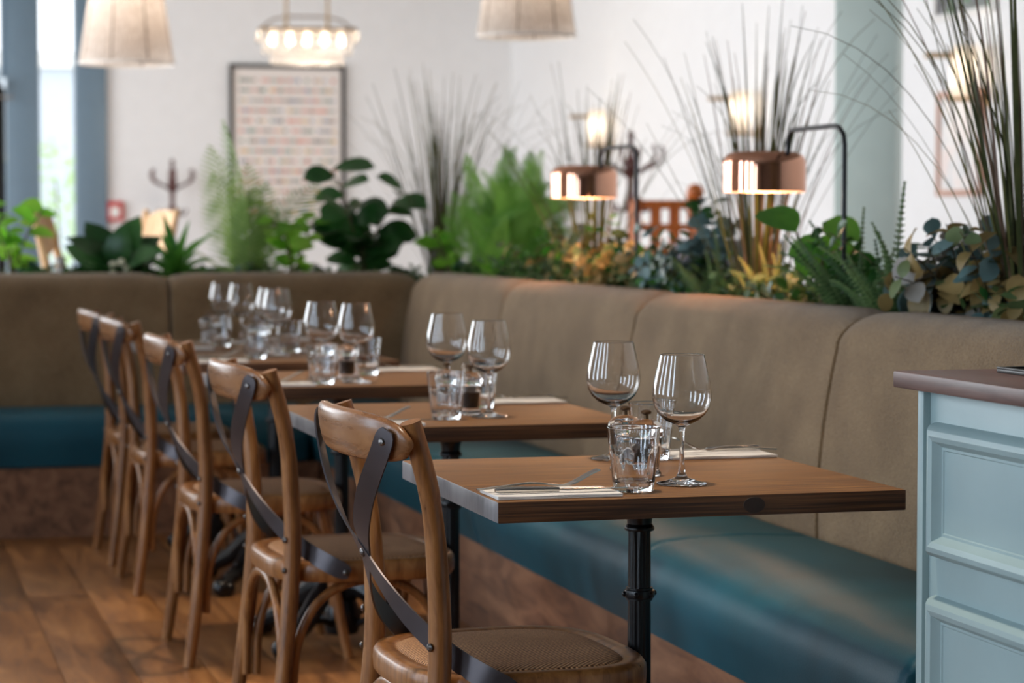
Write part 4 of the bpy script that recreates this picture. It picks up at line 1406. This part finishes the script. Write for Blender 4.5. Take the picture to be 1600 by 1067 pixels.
FR = {
    'fern': [frond_geo(.30, 24, .0062, .038, d, M['fern_green']) for d in (.5, .9, 1.3)],
    'fernspike': [frond_geo(.30, 26, .0058, .030, .15, M['fern_green'])],
    'yfern': [frond_geo(.24, 20, .0062, .036, d, M['fern_yellow']) for d in (.4, .9)],
    'palm': [frond_geo(.62, 22, .013, .17, d, M['leaf_palm'], feather=True) for d in (.35, .7, 1.0)],
    'fluff': [frond_geo(.40, 40, .006, .075, d, M['leaf_feather'], feather=True) for d in (.4, .8, 1.2)],
}
def frond_plant(name, x_, y_, lb, cat, kind, n, el, s, seed, extra=(), zoff=0.0, elj=.25, br=.03):
    rg = random.Random(seed)
    t = thing(name, lb, cat, (x_, y_, PZ))
    for k in range(n):
        az = rg.uniform(0, 2 * PI)
        e = rg.gauss(el, elj)
        if math.cos(az) < -.1:
            e = max(e, 1.05)          # the bench back stands on that side
        link('frond', rg.choice(FR[kind]), t, mat=orient((rg.uniform(-br, br), rg.uniform(-br, br), rg.uniform(0, zoff)), rdir(rg, az, e), (-.15, -.8, .5), rg.uniform(-.5, .5), s * rg.uniform(.7, 1.15)))
    for (az, e, ss, kd, z_) in extra:
        link('frond', FR[kd][0], t, mat=orient((0, 0, z_), rdir(rg, az, e), roll=(PI / 2 if kd == 'fernspike' else rg.uniform(-.3, .3)), s=ss))
    return t

def leafy(name, x_, y_, lb, cat, kind, stems, seed):
    """stems: list of (az, lean, length, n leaves, scale)."""
    rg = random.Random(seed)
    t = thing(name, lb, cat, (x_, y_, PZ))
    for (az, ln, L, nl, s) in stems:
        pts = [Vector((0, 0, 0))]
        for i in range(1, 6):
            f = i / 5
            pts.append(Vector((math.cos(az) * math.sin(ln * f) * L * f, math.sin(az) * math.sin(ln * f) * L * f, math.cos(ln * f * .6) * L * f)))
        stem_obj(t, pts, .006)
        cur = catmull(pts, 6)
        for i in range(nl):
            tt = .25 + .75 * (i + 1) / nl
            q = cur[min(len(cur) - 1, int(tt * (len(cur) - 1)))]
            d = rdir(rg, i * 2.4 + rg.uniform(-.3, .3), rg.uniform(.05, .75))
            link('leaf', rg.choice(LF[kind]), t, mat=orient(q, d, (-.2, -.65, .7), rg.uniform(-.3, .3), s * rg.uniform(.8, 1.15)))
    return t

def rosette(name, x_, y_, lb, cat, kind, n, s, seed, elmin=.1, elmax=1.3):
    rg = random.Random(seed)
    t = thing(name, lb, cat, (x_, y_, PZ))
    stem_obj(t, [(0, 0, 0), (0, 0, .05), (0, 0, .1)], .012)
    for k in range(n):
        e = elmin + (elmax - elmin) * (k / n)
        link('leaf', rg.choice(LF[kind]), t, mat=orient((0, 0, .04 + .06 * k / n), rdir(rg, k * 2.4, e), (-.1, -.55, .8), rg.uniform(-.2, .2), s * rg.uniform(.8, 1.15)))
    return t

def bx(px):               # place along the planter behind the back wing
    return .622 + (px - 30) * .00263
# back planter, left to right
YP = 10.02
leafy('leafy_sapling', bx(22), YP, 'bright green leafy sapling at the far left of the back planter', 'plant', 'bright', [(PI, .3, .38, 10, 1.3), (.4, .4, .36, 10, 1.25), (2.0, .2, .32, 8, 1.1)], 11)
sprig_bush('low_shrub', bx(70), YP - .02, 'low dark shrub beside the bright sapling at far left', 'plant', ['green'], 7, .16, .5, 6, 12, 1.0)
t = rosette('broad_leaf_plant', bx(180), YP - .02, 'dark broad leaved plant with cream flower on the back planter', 'plant', 'dark', 20, 1.25, 13, .1, 1.35)
for k in range(5):
    link('petal', MB().sphere((.03 * math.cos(k * 1.257), -.10 + .0, .10 + .03 * math.sin(k * 1.257)), .018, 8, 6).mesh('petal', M['petal']), t)
rosette('spiky_lily', bx(275), YP - .02, 'spiky green lily rosette right of the broad leaved plant', 'plant', 'lily', 26, 1.05, 14, .25, 1.4)
frond_plant('areca_palm', bx(388), YP, 'tall pale green palm in front of the framed print', 'palm', 'palm', 11, 1.42, .84, 15, [(LFT, .8, .5, 'palm', 0), (R(80), 1.45, 1.16, 'palm', 0), (R(120), 1.35, 1.05, 'palm', 0)], elj=.09)
leafy('leafy_sapling', bx(455), YP - .10, 'bright green leafy sapling in front of the framed print base', 'plant', 'bright', [(PI, .3, .30, 10, 1.25), (.4, .35, .32, 10, 1.2), (4.0, .3, .26, 8, 1.15)], 16)
sprig_bush('eucalyptus', bx(405), YP - .06, 'low blue green eucalyptus at the foot of the palm', 'plant', ['silver', 'green'], 8, .16, .6, 6, 17, .9)
sprig_bush('low_shrub', bx(330), YP - .02, 'low dark shrub between the spiky lily and the palm', 'plant', ['green', 'olive'], 9, .11, .7, 6, 18, .9)
sprig_bush('low_shrub', bx(500), YP - .04, 'low dark shrub left of the rubber fig', 'plant', ['green', 'olive'], 9, .12, .6, 6, 19, .9)
leafy('rubber_fig', bx(572), YP, 'large dark glossy leaved fig at the corner of the back planter', 'plant', 'fig', [(PI, .25, .52, 14, .98), (.1, .42, .44, 13, .98), (2.6, .5, .28, 9, 1.05), (4.6, .3, .24, 10, 1.0), (3.9, .35, .36, 8, .95)], 20)
sprig_bush('low_shrub', bx(625), YP - .05, 'low dark shrub at the foot of the rubber fig, right side', 'plant', ['green'], 8, .11, .6, 6, 21, .9)
# corner and right planter
def ry(px):               # Y along the planter behind the right wing (X = 2.5)
    tb = ((640, 10.1), (690, 9.95), (780, 9.45), (850, 8.75), (920, 8.23), (1000, 7.65), (1095, 7.07), (1185, 6.55), (1260, 6.2), (1330, 5.87), (1400, 5.58), (1480, 5.29), (1570, 4.99), (1640, 4.79))
    for (a, ya), (b, yb) in zip(tb, tb[1:]):
        if px <= b:
            return ya + (yb - ya) * (px - a) / (b - a)
    return tb[-1][1]
leafy('leafy_sapling', 2.38, 9.78, 'bright green leafy sapling in front of the corner reeds', 'plant', 'bright', [(PI, .3, .25, 7, 1.2), (2.5, .4, .22, 6, 1.2), (.6, .3, .2, 5, 1.1)], 22)
frond_plant('feathery_fern', 2.56, ry(775), 'big feathery bright green fern in the planter corner', 'fern', 'fluff', 120, .95, .72, 23, [(R(100), 1.3, .9, 'fluff', .22), (LFT, 1.15, .9, 'fluff', .22), (RGT, 1.1, .9, 'fluff', .22)], .34, .45, br=.15)
rosette('spiky_lily', 2.44, ry(800), 'spiky bright green lily at the foot of the feathery fern', 'plant', 'lilyb', 20, .62, 24, .2, 1.35)
sprig_bush('eucalyptus', 2.46, ry(715), 'dull green eucalyptus sprigs left of the feathery fern foot', 'plant', ['green', 'silver', 'mid'], 12, .17, .6, 7, 25, .9)
sprig_bush('mixed_shrub', 2.50, ry(875), 'olive mixed foliage left of the farther copper lamp stand', 'plant', ['olive', 'gold', 'green', 'mid'], 18, .32, .5, 8, 26, 1.0)
sprig_bush('mixed_shrub', 2.50, ry(935), 'golden and olive foliage under the farther copper lamp', 'plant', ['gold', 'olive', 'mid'], 18, 0.34, .5, 8, 27, 1.1)
sprig_bush('mixed_shrub', 2.48, ry(1000), 'dark olive foliage at the foot of the farther lamp stand', 'plant', ['olive', 'green', 'gold'], 16, 0.27, .6, 8, 28, 1.0)
sprig_bush('mixed_shrub', 2.48, ry(1055), 'dense green foliage in front of the orange high chair', 'plant', ['olive', 'mid', 'silver'], 14, 0.28, .5, 8, 29, 1.0)
sprig_bush('eucalyptus', 2.52, ry(1097), 'upright silver blue eucalyptus left of the nearer lamp', 'plant', ['silver', 'green'], 15, 0.38, .35, 9, 30, 1.15)
frond_plant('fern', 2.46, ry(1145), 'grey green fern at the foot of the tall reeds, left side', 'fern', 'fern', 20, .65, .85, 31)
frond_plant('yellow_fern', 2.48, ry(1225), 'yellowing fern right of the tall reeds by the nearer lamp', 'fern', 'yfern', 13, 1.0, .95, 32)
sprig_bush('low_shrub', 2.44, ry(1275), 'low dark shrub below the nearer copper lamp stand', 'plant', ['green', 'olive'], 12, 0.18, .7, 6, 33, 1.0)
rl = leafy('round_leaf_plant', 2.40, ry(1345), 'plant with big round green leaves before the sage column', 'plant', 'round', [(PI, .3, .27, 2, 1.2), (0, .4, .25, 2, 1.05), (4.2, .3, .21, 2, .95)], 34)
for (px_, pz_, dx_, s_) in ((-.03, .15, -.35, .85), (.07, .14, .5, .75), (.02, .11, .1, .7)):
    link('leaf', LF['round'][0], rl, mat=orient((px_, -.03, pz_), (dx_, -.1, .9), (-.2, -1, .2), 0, s_))
frond_plant('fern', 2.42, ry(1385), 'large dark green fern in front of the sage column', 'fern', 'fern', 30, .75, 1.0, 35, [(R(60), 1.4, 1.1, 'fernspike', 0), (LFT, 1.0, .9, 'fern', 0)])
frond_plant('fern', 2.42, ry(1440), 'green fern just left of the gold and silver eucalyptus', 'fern', 'fern', 26, .7, .95, 36, [(R(40), 1.45, 1.3, 'fernspike', 0)])
sprig_bush('laurel_sprigs', 2.54, ry(1420), 'upright dark leaved sprigs behind the ferns by the column', 'plant', ['green'], 6, 0.34, .3, 5, 37, 1.3)
sprig_bush('laurel_sprigs', 2.56, ry(1372), 'thin dark sprig leaning left across the column foot', 'plant', ['green'], 3, 0.36, .7, 5, 38, 1.1, aim=(LFT, .25))
sprig_bush('eucalyptus', 2.46, ry(1535), 'gold and silver broad leaved eucalyptus at the right edge', 'plant', ['silver', 'gold', 'mauve', 'gold', 'olive'], 20, 0.3, .5, 7, 39, 1.35)
sprig_bush('eucalyptus', 2.50, ry(1495), 'pale blue grey eucalyptus left of the gold leaved one', 'plant', ['silver', 'mauve', 'silver'], 12, 0.33, .4, 6, 41, 1.4)
sprig_bush('eucalyptus', 2.48, ry(1585), 'mixed silver eucalyptus at the foot of the tallest reeds', 'plant', ['silver', 'olive', 'gold'], 14, 0.32, .45, 7, 42, 1.3)

# low ground cover fills both planters between the plants
def cover(name, x0, x1, y0, y1, n, seed, lb, hmax):
    rg = random.Random(seed)
    mb = MB()
    lf = leaf_geo(.045, .022, 3)
    for k in range(n):
        c = Vector((rg.uniform(x0, x1), rg.uniform(y0, y1), PZ + rg.random() ** 1.5 * hmax))
        mt = orient(c, rdir(rg, rg.uniform(0, 6.28), rg.uniform(-.2, 1.2)), roll=rg.uniform(-1, 1), s=rg.uniform(.6, 1.3))
        mb.add([mt @ Vector(p) for p in lf.v], lf.f, rg.randrange(3))
    o = link(name, mb.mesh(name, [M['leaf_olive'], M['leaf_dark'], M['fern_green']], angle=180))
    tag(o, lb, 'foliage', kind='stuff')
cover('ground_cover', 2.38, 2.72, 3.8, 9.8, 5200, 77, 'low dense ground cover filling the right planter between the plants', .14)
cover('ground_cover', -1.6, 2.72, 9.9, 10.24, 2600, 78, 'low dense ground cover filling the back planter between the plants', .09)

jg = thing('vase', 'small pale ceramic vase on the back planter before the window', 'vase', (bx(92), 9.93, .898))
link('body', MB().lathe([(0, 0), (.03, 0), (.042, .03), (.04, .07), (.022, .11), (.018, .135), (.024, .15), (.021, .15), (.015, .135), (.018, .11), (.036, .07), (.036, .03), (0, .01)], 24).mesh('body', M['ceramic']), jg)
link('neck_band', MB().lathe([(.0235, .108), (.0245, .112), (.0225, .118)], 24).mesh('neck_band', M['brass']), jg)
